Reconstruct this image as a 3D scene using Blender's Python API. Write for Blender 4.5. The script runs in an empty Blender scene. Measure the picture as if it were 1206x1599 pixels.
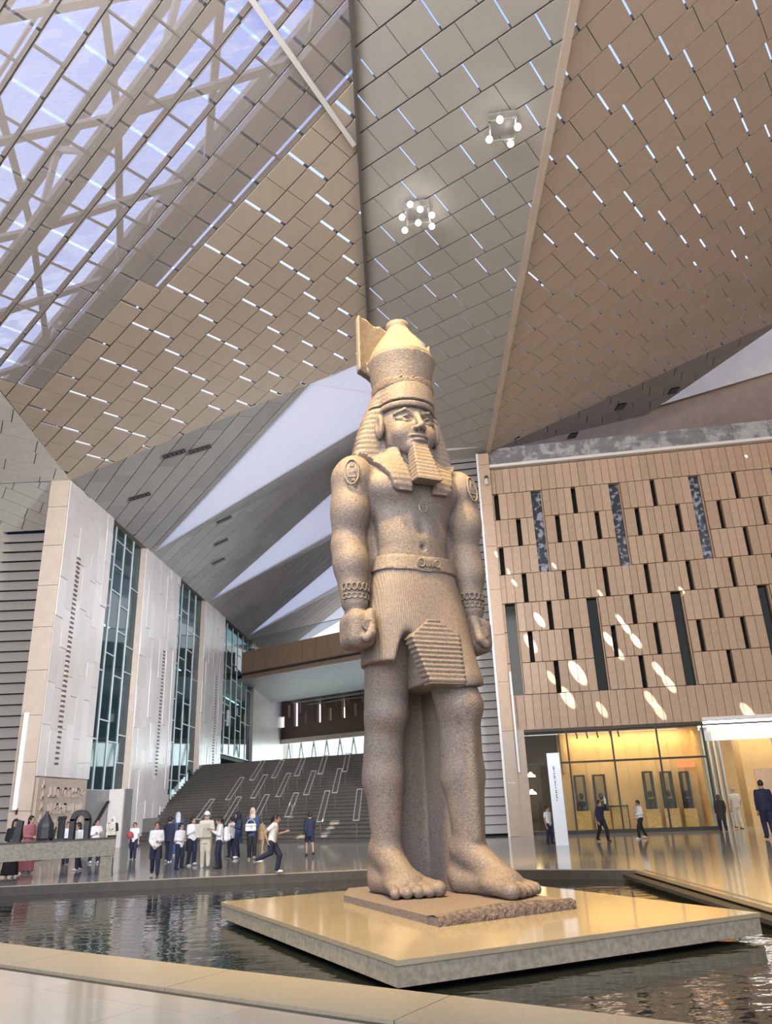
import bpy, math, random
import numpy as np
from mathutils import Vector, Matrix
random.seed(7)
scene = bpy.context.scene
COL = scene.collection

# ------------------------------------------------------------------ camera
FPX, PITCH, ROLL, EYE = 1190.0, math.radians(20.7), math.radians(2.2), 1.6
CAM = np.array([0.0, 0.0, EYE])
_fw = np.array([0, math.cos(PITCH), math.sin(PITCH)])
_u0 = np.array([0, -math.sin(PITCH), math.cos(PITCH)])
_r0 = np.array([1.0, 0, 0])
_R = _r0 * math.cos(ROLL) - _u0 * math.sin(ROLL)
_U = _u0 * math.cos(ROLL) + _r0 * math.sin(ROLL)
cam_data = bpy.data.cameras.new('camera')
cam_data.sensor_fit = 'VERTICAL'; cam_data.sensor_height = 36.0
cam_data.lens = FPX / 1599.0 * 36.0
cam_data.clip_end = 400
cam = bpy.data.objects.new('camera', cam_data); COL.objects.link(cam)
cam.matrix_world = Matrix(((_R[0], _U[0], -_fw[0], 0), (_R[1], _U[1], -_fw[1], 0), (_R[2], _U[2], -_fw[2], EYE), (0, 0, 0, 1)))
scene.camera = cam

# surveying helpers: a line of sight met with a plane gives a point of the place
def sight(x, y):
    d = _fw * FPX + _R * (x - 603) + _U * (799.5 - y)
    return d / np.linalg.norm(d)
def fl(x, y, z=0.0):
    d = sight(x, y); return CAM + d * ((z - EYE) / d[2])
def atY(x, y, Y):
    d = sight(x, y); return CAM + d * (Y / d[1])
def pl(x, y, P, n):
    d = sight(x, y); n = np.array(n, float)
    return CAM + d * (((np.array(P) - CAM) @ n) / (d @ n))

# ------------------------------------------------------------------ world, exposure
world = bpy.data.worlds.new('world'); scene.world = world; world.use_nodes = True
nt = world.node_tree; nt.nodes.clear()
tc = nt.nodes.new('ShaderNodeTexCoord'); sp = nt.nodes.new('ShaderNodeSeparateXYZ')
rp = nt.nodes.new('ShaderNodeValToRGB'); bg = nt.nodes.new('ShaderNodeBackground'); wo = nt.nodes.new('ShaderNodeOutputWorld')
nt.links.new(tc.outputs['Generated'], sp.inputs[0]); nt.links.new(sp.outputs['Z'], rp.inputs[0])
nt.links.new(rp.outputs[0], bg.inputs[0]); nt.links.new(bg.outputs[0], wo.inputs[0])
e = rp.color_ramp.elements
e[0].position = 0.0; e[0].color = (1.0, 0.955, 0.89, 1)
e[1].position = 0.9; e[1].color = (0.15, 0.28, 0.86, 1)
m_ = rp.color_ramp.elements.new(0.35); m_.color = (0.80, 0.86, 1.0, 1)
bg.inputs[1].default_value = 1.2
scene.view_settings.view_transform = 'Standard'
scene.view_settings.look = 'None'
scene.view_settings.gamma = 1.0
scene.view_settings.use_curve_mapping = False
scene.view_settings.exposure = 0.7
try:
    scene.cycles.max_bounces = 6; scene.cycles.diffuse_bounces = 3; scene.cycles.transparent_max_bounces = 8
    scene.cycles.sample_clamp_indirect = 4.0
    scene.cycles.use_denoising = True; scene.cycles.use_adaptive_sampling = True; scene.cycles.adaptive_threshold = .03
except Exception: pass

def lamp(name, kind, loc, target, energy, color=(1, 1, 1), **kw):
    d = bpy.data.lights.new(name, kind); d.energy = energy; d.color = color
    for k, v in kw.items(): setattr(d, k, v)
    o = bpy.data.objects.new(name, d); COL.objects.link(o); o.location = tuple(loc)
    v = Vector(tuple(target)) - Vector(tuple(loc))
    o.rotation_euler = v.to_track_quat('-Z', 'Y').to_euler()
    return o

# added area lamp behind the viewer that brightens the whole hall
lamp('front_fill', 'AREA', (-7, -7.5, 13.5), (3, 20, 6.5), 3000, (1.0, .955, .90), shape='RECTANGLE', size=18, size_y=11)
# added cool area lamp overhead, out of view, to brighten the left side
lamp('overhead_fill', 'AREA', (-6.5, 3.5, 16.2), (-10, 36, 3), 1500, (.80, .88, 1.0), shape='RECTANGLE', size=8, size_y=5)
# added unseen area lamp beyond the right edge, to brighten the left pillars
lamp('pillar_fill', 'AREA', (16, 5, 12), (-13.5, 43, 7), 1050, (.84, .90, 1.0), shape='RECTANGLE', size=4, size_y=3, spread=math.radians(42))

# ------------------------------------------------------------------ materials
MATS = {}
def mat(name, col=(.5, .5, .5), rough=.6, metal=0., noise=None, bump=None, spec=.5, trans=None, emit=None, wave=None, coat=0.):
    """noise=(scale, second colour, amount contrast); bump=(scale,strength); wave=(scale, axis, strength) for fine relief"""
    if name in MATS: return MATS[name]
    m = bpy.data.materials.new(name); m.use_nodes = True; n = m.node_tree.nodes; L = m.node_tree.links
    b = n['Principled BSDF']; b.inputs['Base Color'].default_value = (*col, 1); b.inputs['Roughness'].default_value = rough
    b.inputs['Metallic'].default_value = metal; b.inputs['Specular IOR Level'].default_value = spec
    if coat: b.inputs['Coat Weight'].default_value = coat; b.inputs['Coat Roughness'].default_value = .05
    t = n.new('ShaderNodeTexCoord')
    if noise:
        x = n.new('ShaderNodeTexNoise'); x.inputs['Scale'].default_value = noise[0]; x.inputs['Detail'].default_value = 6
        r = n.new('ShaderNodeValToRGB'); lo, hi = (noise[2] if len(noise) > 2 else (.35, .65))
        r.color_ramp.elements[0].position = lo; r.color_ramp.elements[1].position = hi
        r.color_ramp.elements[0].color = (*col, 1); r.color_ramp.elements[1].color = (*noise[1], 1)
        L.new(t.outputs['Object'], x.inputs['Vector']); L.new(x.outputs['Fac'], r.inputs[0]); L.new(r.outputs[0], b.inputs['Base Color'])
    hgt = None
    if bump:
        x = n.new('ShaderNodeTexNoise'); x.inputs['Scale'].default_value = bump[0]; x.inputs['Detail'].default_value = 5
        L.new(t.outputs['Object'], x.inputs['Vector']); hgt = (x.outputs['Fac'], bump[1], bump[2] if len(bump) > 2 else .05)
    if wave:
        x = n.new('ShaderNodeTexWave'); x.inputs['Scale'].default_value = wave[0]; x.bands_direction = wave[1]
        L.new(t.outputs['Object'], x.inputs['Vector']); hgt = (x.outputs['Fac'], wave[2], .02)
    if hgt:
        bm = n.new('ShaderNodeBump'); bm.inputs['Strength'].default_value = hgt[1]; bm.inputs['Distance'].default_value = hgt[2]
        L.new(hgt[0], bm.inputs['Height']); L.new(bm.outputs[0], b.inputs['Normal'])
    if emit: b.inputs['Emission Color'].default_value = (*emit[0], 1); b.inputs['Emission Strength'].default_value = emit[1]
    if trans is not None:
        o = n['Material Output']; mx = n.new('ShaderNodeMixShader'); tr = n.new('ShaderNodeBsdfTransparent')
        tr.inputs[0].default_value = (*trans[1], 1); mx.inputs[0].default_value = trans[0]
        L.new(b.outputs[0], mx.inputs[1]); L.new(tr.outputs[0], mx.inputs[2]); L.new(mx.outputs[0], o.inputs[0])
    MATS[name] = m
    return m

def membrane(name, col, translucent):
    m = bpy.data.materials.new(name); m.use_nodes = True; n = m.node_tree.nodes; L = m.node_tree.links
    n.remove(n['Principled BSDF']); o = n['Material Output']
    d = n.new('ShaderNodeBsdfDiffuse'); t = n.new('ShaderNodeBsdfTranslucent'); x = n.new('ShaderNodeMixShader')
    d.inputs[0].default_value = (*col, 1); t.inputs[0].default_value = (*col, 1); x.inputs[0].default_value = translucent
    L.new(d.outputs[0], x.inputs[1]); L.new(t.outputs[0], x.inputs[2]); L.new(x.outputs[0], o.inputs[0])
    MATS[name] = m; return m

mat('granite', (.185, .156, .141), .62, noise=(30, (.102, .084, .078), (.32, .68)), bump=(34, .4, .03))
mat('granite_dark', (.06, .047, .046), .75, noise=(16, (.13, .105, .10), (.4, .6)), bump=(30, .8, .05))
mat('kilt_granite', (.185, .156, .141), .62, noise=(30, (.112, .092, .084), (.32, .68)), wave=(9, 'X', .25))
mat('stone_floor', (.31, .288, .245), .09, noise=(.6, (.36, .335, .29), (.3, .7)), spec=.6)
mat('granite_band', (.085, .066, .062), .7, noise=(20, (.13, .103, .095)), bump=(30, .6, .04))
mat('stone_kerb', (.275, .248, .182), .28, noise=(22, (.23, .205, .15), (.35, .65)), bump=(60, .1, .01))
mat('stone_slab', (.28, .245, .175), .10, noise=(1.3, (.24, .21, .155), (.3, .7)), spec=.55)
mat('stone_dark', (.045, .041, .034), .4, noise=(8, (.065, .06, .05)))
mat('stone_bench', (.18, .168, .135), .55, noise=(16, (.28, .26, .21)))
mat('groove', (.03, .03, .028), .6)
mat('pool_bed', (.016, .018, .015), .5, noise=(2, (.03, .032, .026)))
mat('tile_pale', (.60, .545, .50), .32, noise=(.9, (.53, .475, .43), (.3, .7)))
mat('tile_pale2', (.645, .595, .555), .30, noise=(.9, (.58, .53, .49), (.3, .7)))
mat('tile_sand', (.50, .40, .32), .5, noise=(3, (.45, .36, .285)))
mat('relief_stone', (.44, .35, .28), .6, noise=(6, (.39, .31, .245)))
mat('plank_brown', (.50, .345, .235), .55, noise=(5, (.445, .31, .21)))
mat('plank_brown2', (.465, .32, .215), .55, noise=(5, (.415, .285, .195)))
mat('plank_brown3', (.53, .37, .255), .55, noise=(5, (.475, .335, .23)))
mat('wood_dark', (.13, .082, .056), .5, noise=(7, (.105, .066, .045)))
mat('beige_wall', (.42, .37, .315), .7, noise=(1.5, (.47, .41, .35)))
mat('brown_wall', (.21, .14, .09), .65, noise=(2, (.18, .12, .08)))
mat('slot_dark', (.012, .012, .013), .3)
mat('grey_metal', (.30, .29, .275), .45, metal=.3, noise=(2, (.26, .25, .24)))
mat('louvre', (.36, .34, .32), .5, metal=.2)
mat('panel_beige', (.52, .435, .345), .5, noise=(.8, (.47, .395, .315)), wave=(10, 'Y', .12))
mat('panel_grey', (.40, .37, .33), .5, noise=(.8, (.365, .34, .305)), wave=(10, 'Y', .12))
mat('panel_tan', (.54, .445, .36), .5, noise=(.8, (.49, .405, .33)), wave=(10, 'Y', .12))
mat('panel_slab', (.43, .41, .38), .45, noise=(1, (.48, .455, .42)))
mat('panel_slab2', (.375, .355, .33), .45, noise=(1, (.42, .40, .37)))
mat('panel_light', (.78, .76, .72), .5, noise=(3, (.71, .69, .65)))
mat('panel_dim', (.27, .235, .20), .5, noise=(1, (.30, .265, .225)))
mat('mesh_panel', (.54, .47, .40), .5, trans=(.64, (1, 1, 1)))
mat('steel_pale', (.52, .47, .42), .55)
mat('steel_dark', (.10, .095, .09), .5)
mat('rail_steel', (.50, .48, .45), .35, metal=.4)
mat('steel_white', (.75, .73, .70), .4)
membrane('white_membrane', (1.0, .94, .83), .75)
mat('void', (.015, .015, .016), .8)
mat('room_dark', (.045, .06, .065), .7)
mat('glass_pane', (.03, .06, .065), .04, spec=.9, trans=(.45, (.55, .80, .82)))
mat('glass_clear', (.04, .05, .05), .02, spec=.9, trans=(.88, (.95, .98, .97)))
mat('glass_band_reflection', (.22, .22, .225), .12, spec=.8, noise=(1.6, (.42, .42, .43), (.45, .55)), bump=(1.4, .5, .3))  # noise paints a reflection pattern into the band's colour
mat('glass_dark', (.010, .013, .012), .08, spec=.22)
mat('glass_streak_reflection', (.05, .06, .08), .15, spec=.3, noise=(4.5, (.36, .39, .47), (.5, .62)))  # pale noise patches are reflections painted into the pane colour
mat('mullion', (.55, .60, .60), .4, metal=.3)
mat('frame_black', (.015, .014, .013), .4)
mat('stair_stone', (.098, .088, .074), .5, noise=(4, (.118, .105, .09)))
mat('wood_gold', (.62, .42, .19), .5, noise=(3, (.56, .37, .16)))
mat('gold_relief', (.66, .47, .17), .45, bump=(7, 1., .15))
mat('white_paint', (.80, .80, .80), .5)
mat('totem_white', (.74, .79, .83), .35)
mat('glow_white', (1, 1, 1), .5, emit=((1, .97, .92), 6.0))
mat('glow_lamp', (1, 1, 1), .5, emit=((1, .96, .88), 6.0))
mat('glow_warm', (1, .8, .5), .5, emit=((1, .72, .33), 9.0))
mat('copper_sign', (.55, .16, .05), .5, emit=((1, .35, .12), .5))

def frit(name):
    m = bpy.data.materials.new(name); m.use_nodes = True; n = m.node_tree.nodes; L = m.node_tree.links
    n.remove(n['Principled BSDF']); o = n['Material Output']
    t = n.new('ShaderNodeTexCoord'); mp = n.new('ShaderNodeMapping'); mp.inputs['Scale'].default_value = (.75, 2.3, 1); mp.inputs['Rotation'].default_value = (0, 0, .25)
    w = n.new('ShaderNodeTexNoise'); w.inputs['Scale'].default_value = 1.3; w.inputs['Detail'].default_value = 1.5
    r = n.new('ShaderNodeValToRGB'); r.color_ramp.elements[0].position = .44; r.color_ramp.elements[1].position = .56
    r.color_ramp.elements[0].color = (.02, .02, .02, 1); r.color_ramp.elements[1].color = (.9, .9, .9, 1)
    tl = n.new('ShaderNodeBsdfTranslucent'); tl.inputs[0].default_value = (.95, .95, .98, 1)
    tr = n.new('ShaderNodeBsdfTransparent'); mx = n.new('ShaderNodeMixShader')
    L.new(t.outputs['Object'], mp.inputs[0]); L.new(mp.outputs[0], w.inputs['Vector']); L.new(w.outputs['Fac'], r.inputs[0]); L.new(r.outputs[0], mx.inputs[0])
    L.new(tr.outputs[0], mx.inputs[1]); L.new(tl.outputs[0], mx.inputs[2]); L.new(mx.outputs[0], o.inputs[0])
    MATS[name] = m
frit('frit_glass')

def water_mat():
    m = mat('water', (.010, .013, .012), .02, spec=.75)
    n = m.node_tree.nodes; L = m.node_tree.links; b = n['Principled BSDF']
    t = n.new('ShaderNodeTexCoord'); mp = n.new('ShaderNodeMapping'); mp.inputs['Scale'].default_value = (1.1, 2.2, 1)
    x = n.new('ShaderNodeTexNoise'); x.inputs['Scale'].default_value = 1.5; x.inputs['Detail'].default_value = 3
    bm = n.new('ShaderNodeBump'); bm.inputs['Strength'].default_value = .22; bm.inputs['Distance'].default_value = .06
    L.new(t.outputs['Object'], mp.inputs[0]); L.new(mp.outputs[0], x.inputs['Vector']); L.new(x.outputs['Fac'], bm.inputs['Height']); L.new(bm.outputs[0], b.inputs['Normal'])
water_mat()

# ------------------------------------------------------------------ mesh helpers
class MB:
    def __init__(s): s.v = []; s.f = []
    def add(s, vs, fs):
        o = len(s.v); s.v += [tuple(map(float, p)) for p in vs]; s.f += [tuple(i + o for i in f) for f in fs]; return s
    def box(s, c, size, ax=None):
        c = np.array(c, float); h = np.array(size, float) / 2
        A = np.eye(3) if ax is None else np.array(ax, float)
        vs = [c + A[0] * h[0] * i + A[1] * h[1] * j + A[2] * h[2] * k for i in (-1, 1) for j in (-1, 1) for k in (-1, 1)]
        return s.add(vs, [(0, 1, 3, 2), (4, 6, 7, 5), (0, 4, 5, 1), (2, 3, 7, 6), (0, 2, 6, 4), (1, 5, 7, 3)])
    def span(s, a, b):
        a = np.array(a, float); b = np.array(b, float); return s.box((a + b) / 2, np.abs(b - a))
    def prism(s, pts, ext):
        n = len(pts); pts = [np.array(p, float) for p in pts]; ext = np.array(ext, float)
        vs = pts + [p + ext for p in pts]
        return s.add(vs, [tuple(range(n))[::-1], tuple(range(n, 2 * n))] + [(i, (i + 1) % n, n + (i + 1) % n, n + i) for i in range(n)])
    def tube(s, p, q, r, r2=None, n=8):
        p = np.array(p, float); q = np.array(q, float); r2 = r if r2 is None else r2
        d = q - p; d = d / (np.linalg.norm(d) + 1e-9); a = np.cross(d, (0, 0, 1) if abs(d[2]) < .9 else (1, 0, 0)); a /= np.linalg.norm(a); b = np.cross(d, a)
        vs = []
        for P, rr in ((p, r), (q, r2)):
            vs += [P + rr * (a * math.cos(2 * math.pi * i / n) + b * math.sin(2 * math.pi * i / n)) for i in range(n)]
        return s.add(vs, [(i, (i + 1) % n, n + (i + 1) % n, n + i) for i in range(n)] + [tuple(range(n))[::-1], tuple(range(n, 2 * n))])
    def bar(s, p, q, w, h, up=(0, 0, 1)):
        p = np.array(p, float); q = np.array(q, float); d = q - p; L = np.linalg.norm(d); d /= L
        a = np.cross(d, up); a /= np.linalg.norm(a); u = np.cross(a, d)
        return s.box((p + q) / 2, (L, w, h), (d, a, u))
    def ring(s, c, n_, u, R, r, ry=None, seg=14, k=6):
        c = np.array(c, float); n_ = np.array(n_, float); n_ /= np.linalg.norm(n_); u = np.array(u, float); u -= n_ * (u @ n_); u /= np.linalg.norm(u); w = np.cross(n_, u); ry = ry or R
        vs = []
        for i in range(seg):
            a = 2 * math.pi * i / seg; P = c + u * R * math.cos(a) + w * ry * math.sin(a); o = u * math.cos(a) + w * math.sin(a)
            vs += [P + r * (o * math.cos(2 * math.pi * j / k) + n_ * math.sin(2 * math.pi * j / k)) for j in range(k)]
        return s.add(vs, [(i * k + j, i * k + (j + 1) % k, ((i + 1) % seg) * k + (j + 1) % k, ((i + 1) % seg) * k + j) for i in range(seg) for j in range(k)])
    def ball(s, c, r, n=10, m=7):
        r = (r, r, r) if not hasattr(r, '__len__') else r; vs = []
        for i in range(m + 1):
            th = math.pi * i / m
            vs += [(c[0] + r[0] * math.sin(th) * math.cos(2 * math.pi * j / n), c[1] + r[1] * math.sin(th) * math.sin(2 * math.pi * j / n), c[2] + r[2] * math.cos(th)) for j in range(n)]
        return s.add(vs, [(i * n + j, (i + 1) * n + j, (i + 1) * n + (j + 1) % n, i * n + (j + 1) % n) for i in range(m) for j in range(n)])
    def lathe(s, c, prof, n=16):
        vs = []
        for r, z in prof: vs += [(c[0] + r * math.cos(2 * math.pi * j / n), c[1] + r * math.sin(2 * math.pi * j / n), c[2] + z) for j in range(n)]
        m = len(prof)
        return s.add(vs, [(i * n + j, i * n + (j + 1) % n, (i + 1) * n + (j + 1) % n, (i + 1) * n + j) for i in range(m - 1) for j in range(n)] + [tuple(range(n))[::-1], tuple(range((m - 1) * n, m * n))])
    def mesh(s, name):
        m = bpy.data.meshes.new(name); m.from_pydata(s.v, [], s.f); m.update(); return m
    def build(s, name, material, parent=None, smooth=False, local=False):
        if parent is not None and not local:
            L = parent['_base']; s.v = [(x - L[0], y - L[1], z - L[2]) for x, y, z in s.v]
        elif parent is None and s.v:
            A = np.array(s.v); c = (A.min(0) + A.max(0)) / 2; c[2] = A[:, 2].min(); s.v = [tuple(p) for p in (A - c)]
        me = s.mesh(name); me.materials.append(MATS[material])
        if smooth: me.polygons.foreach_set('use_smooth', [True] * len(me.polygons))
        o = bpy.data.objects.new(name, me); COL.objects.link(o)
        if parent is not None: o.parent = parent; o['_base'] = list(parent['_base'])
        elif s.v: o.location = tuple(c); o['_base'] = [float(t) for t in c]
        return o
BASED = []
def empty(name, loc=(0, 0, 0), rz=0.):
    o = bpy.data.objects.new(name, None); COL.objects.link(o); o.location = tuple(map(float, loc)); o.rotation_euler = (0, 0, rz)
    o.empty_display_size = .2; o['_base'] = [float(t) for t in loc]; return o
def tag(o, label=None, cat=None, group=None, kind=None):
    if label: o['label'] = label
    if cat: o['category'] = cat
    if group: o['group'] = group
    if kind: o['kind'] = kind
    return o
def struct(name, loc=(0, 0, 0), label=None):
    o = empty(name, loc); o['kind'] = 'structure'
    if label: o['label'] = label; o['category'] = name.split('_')[0]
    return o
def place(name, me, parent, loc, ax=None, material=None):
    """an object sharing mesh data, set at a world place (axes optional) under a parent"""
    o = bpy.data.objects.new(name, me); COL.objects.link(o); o.parent = parent
    L = parent['_base']; loc = np.array(loc, float) - np.array(L)
    if ax is None: o.location = tuple(loc)
    else:
        A = np.array(ax, float); o.matrix_local = Matrix([[A[0][i], A[1][i], A[2][i], loc[i]] for i in range(3)] + [[0, 0, 0, 1]])
    o['_base'] = list(L); return o
def copytree(o, loc, rz=None):
    c = o.copy(); COL.objects.link(c); c.location = tuple(loc)
    if rz is not None: c.rotation_euler = (0, 0, rz)
    for ch in o.children:
        d = ch.copy(); COL.objects.link(d); d.parent = c
        for g in ch.children:
            h = g.copy(); COL.objects.link(h); h.parent = d
    return c
# ================================================================== THE SETTING
WA = math.radians(9)
W0 = fl(833, 1305)
wd = np.array([math.cos(WA), -math.sin(WA), 0]); wn = np.array([wd[1], -wd[0], 0])   # along / out of the right wall
def wp(s, z, d=0.): return np.array([W0[0], W0[1], 0]) + wd * s + wn * d + np.array([0, 0, z])
WAX = (wd, -wn, np.array([0, 0, 1.]))          # along, into, up

# ------------------------------------------------ folded ceilings
nA = np.array([-.28, .111, .95]); nB = np.array([.084, .114, .99]); nC = np.array([-.31, .109, .944])
for n_ in (nA, nB, nC): n_ /= np.linalg.norm(n_)
P2 = pl(762, 706, W0, wn)
QF = pl(575, 490, P2, nB)
P1 = pl(110, 750, QF, nA)
XL = P1[0]                                          # plane of the left wall
def onA(x, y): return pl(x, y, QF, nA)
def zon(P, n, x, y): return P[2] - (n[0] * (x - P[0]) + n[1] * (y - P[1])) / n[2]
def ptA(x, y): return np.array([x, y, zon(QF, nA, x, y)])
def ptB(x, y): return np.array([x, y, zon(P2, nB, x, y)])
def ptC(x, y): return np.array([x, y, zon(P2, nC, x, y)])

def clip(poly, cv):
    """convex polygon clipping in 2D (both counter-clockwise)"""
    out = poly
    for i in range(len(cv)):
        a = cv[i]; b = cv[(i + 1) % len(cv)]; inp = out; out = []
        if not inp: return []
        side = lambda p: (b[0] - a[0]) * (p[1] - a[1]) - (b[1] - a[1]) * (p[0] - a[0])
        for j in range(len(inp)):
            p = inp[j]; q = inp[(j + 1) % len(inp)]; sp_, sq = side(p), side(q)
            if sp_ >= 0: out.append(p)
            if (sp_ >= 0) != (sq >= 0):
                t = sp_ / (sp_ - sq); out.append((p[0] + t * (q[0] - p[0]), p[1] + t * (q[1] - p[1])))
    return out
def parea(p): return abs(sum(p[i][0] * p[(i + 1) % len(p)][1] - p[(i + 1) % len(p)][0] * p[i][1] for i in range(len(p)))) / 2
GRID = np.array([-.795, .606])

def facet(root, corners, d1, cell, strip, mats, gap_end=.085, gap_strip=.05, gap_mid=.022, per=2, seed=1, back='purlin', thick=.05, pick=None, limit=300):
    """a facet of ceiling built of single panels in running bond: corners (convex, 3D), d1 = direction of the strips"""
    C = [np.array(c, float) for c in corners]; n = np.cross(C[1] - C[0], C[2] - C[0]); n /= np.linalg.norm(n)
    if n[2] < 0: n = -n
    e1 = np.array(d1, float); e1 = e1 - n * (e1 @ n); e1 /= np.linalg.norm(e1); e2 = np.cross(n, e1); O = C[0]
    to2 = lambda p: ((p - O) @ e1, (p - O) @ e2); to3 = lambda p: O + e1 * p[0] + e2 * p[1]
    cv = [to2(c) for c in C]
    if sum(cv[i][0] * cv[(i + 1) % len(cv)][1] - cv[(i + 1) % len(cv)][0] * cv[i][1] for i in range(len(cv))) < 0: cv = cv[::-1]
    U0 = min(p[0] for p in cv); U1 = max(p[0] for p in cv); V0 = min(p[1] for p in cv); V1 = max(p[1] for p in cv)
    rnd = random.Random(seed); shared = {}; cells = []; purl = []; batt = MB()
    nr = int((V1 - V0) / strip) + 1
    for r in range(nr):
        v0 = V0 + r * strip; off = (rnd.random() * .5 + (r % 2) * .5 + .1 * (r % 3)) * cell * per
        k = 0; u = U0 - off - cell * per
        while u < U1:
            ge0 = gap_end if k % per == 0 else gap_mid; ge1 = gap_end if k % per == per - 1 else gap_mid
            q = [(u + ge0 / 2, v0 + gap_strip / 2), (u + cell - ge1 / 2, v0 + gap_strip / 2), (u + cell - ge1 / 2, v0 + strip - gap_strip / 2), (u + ge0 / 2, v0 + strip - gap_strip / 2)]
            c = clip(q, cv)
            if len(c) > 2 and parea(c) > .03:
                cells.append((c, q, abs(parea(c) - parea(q)) < 1e-6, k % per, r, u, v0))
                if k % per != per - 1 and gap_mid > 0:
                    b = clip([(u + cell - .04, v0 + .03), (u + cell + .04, v0 + .03), (u + cell + .04, v0 + strip - .03), (u + cell - .04, v0 + strip - .03)], cv)
                    if len(b) > 2: batt.prism([to3(p) + n * (thick + .01) for p in b], n * .03)
            u += cell; k += 1
        pb = clip([(U0 - 1, v0 - .055), (U1 + 1, v0 - .055), (U1 + 1, v0 + .055), (U0 - 1, v0 + .055)], cv)
        if len(pb) > 2: purl.append(pb)
    rest = MB(); restm = mats[0]
    order = sorted(range(len(cells)), key=lambda i: np.linalg.norm(to3(cells[i][1][0]) - CAM - np.array([0, 4, 0])))
    for cnt, i in enumerate(order):
        c, q, full, kk, r, u, v0 = cells[i]; ctr = to3((q[0][0], q[0][1]))
        mname = pick(to3(((q[0][0] + q[2][0]) / 2, (q[0][1] + q[2][1]) / 2)), u, v0) if pick else None
        mname = mname or mats[rnd.randrange(len(mats))]
        if cnt >= limit: rest.prism([to3(p) for p in c], n * thick); continue
        if full:
            key = (kk, mname)
            if key not in shared:
                w, h = q[2][0] - q[0][0], q[2][1] - q[0][1]; me = MB().prism([(0, 0, 0), (w, 0, 0), (w, h, 0), (0, h, 0)], (0, 0, thick)).mesh('panel'); me.materials.append(MATS[mname]); shared[key] = me
            me = shared[key]
        else:
            me = MB().prism([(p[0] - q[0][0], p[1] - q[0][1], 0) for p in c], (0, 0, thick)).mesh('panel'); me.materials.append(MATS[mname])
        place('panel', me, root, ctr, (e1, e2, n))
    if rest.v: tag(rest.build('panels_beyond', restm, root), kind='stuff')
    if back == 'purlin':
        for pb in purl: MB().prism([to3(p) + n * (thick + .02) for p in pb], n * .14).build('purlin', 'steel_dark', root)
        if batt.v: tag(batt.build('battens', 'steel_dark', root), kind='stuff')
    elif back == 'sheet':
        MB().prism([c + n * (thick + .06) for c in C], n * .1).build('backing', 'void', root)
    return e1, e2, n, to3

G3 = np.array([GRID[0], GRID[1], 0])
YF, YN = 27.6, -7.0                       # where the left ceiling ends / how far it runs over the viewer
xf = QF[0]                                 # the ridge between left and middle ceilings
ridge_end = ptA(xf, YF)
# --- left ceiling: woven metal panels, daylight above its upper part
root = struct('ceiling_left', (P1[0], P1[1], 14), 'left ceiling slope of woven metal panels with daylight behind the upper ones')
e1A = np.array([G3[0], G3[1], 0]); skyA = {}
def pickA(c, u, v):
    # panels in front of the rooflight are woven open, the rest closed
    d = (c - onA(330, 330))[:2] @ np.array([-GRID[1], GRID[0]])      # distance across the strips
    return 'mesh_panel' if d > 0.0 else None
A_corners = [ptA(xf, 6), ridge_end, P1, ptA(XL, 20.5), ptA(-11, 6)]
vsA = (onA(150, 150) - onA(330, 330))[:2] @ np.array([-GRID[1], GRID[0]])
sgnA = 1 if vsA > 0 else -1
def pickA(c, u, v):
    d = sgnA * ((c - onA(330, 345))[:2] @ np.array([-GRID[1], GRID[0]]))
    return 'mesh_panel' if d > 0.0 else None
e1, e2, n3, _ = facet(root, A_corners, G3, 1.0, .86, ['panel_beige'], seed=3, pick=pickA, gap_end=.10, gap_strip=.055)
# --- middle ceiling
rootB = struct('ceiling_middle', (P2[0], P2[1], 16), 'middle ceiling strip of grey panels between the two folds')
B_corners = [ptB(xf, 8), ptB(P2[0], 8), P2, ptB(P2[0] - 2.4, P2[1] - .1), ptB(xf, YF)]
facet(rootB, B_corners, G3, 1.1, 1.02, ['panel_grey'], seed=5, gap_end=.055)
# --- right ceiling
rootC = struct('ceiling_right', (P2[0] + 6, P2[1] - 8, 17), 'right tan ceiling slope pierced by short bright slits')
xr = P2[0]
Cr = pl(1206, 505, P2, nC)
C_corners = [ptC(xr, 8), ptC(24, 8), ptC(24, Cr[1] - 2.0), Cr + (Cr - P2) * .08, P2]
facet(rootC, C_corners, G3, 1.0, 1.08, ['panel_tan'], seed=9, gap_end=.06, gap_strip=.045)
# folds: slim edge profiles
t = struct('trim_1', ptB(xf, 8)); MB().bar(ptB(xf, 8) - (0, 0, .04), ptB(xf, YF) - (0, 0, .04), .10, .34).build('fold_edge', 'steel_dark', t)
t = struct('trim_2', ptB(xr, 8)); MB().bar(ptB(xr, 8) - (0, 0, .03), P2 - (0, 0, .03), .22, .16).build('fold_edge', 'panel_tan', t)
# the ceilings go on over and behind the viewer
root = struct('ceiling_front', (0, 2, 19))
for a, b, c, d, m in ((ptA(-11, 6), ptA(xf, 6), ptA(xf, YN), ptA(-11, YN), 'panel_beige'), (ptB(xf, 8), ptB(xr, 8), ptB(xr, YN), ptB(xf, YN), 'panel_grey'), (ptC(xr, 8), ptC(24, 8), ptC(24, YN), ptC(xr, YN), 'panel_tan'), (ptA(xf, 8), ptA(xf, 6), ptB(xf, 6), ptB(xf, 8), 'panel_grey')):
    MB().prism([a, b, c, d], (0, 0, .1)).build('soffit', m, root)
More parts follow.
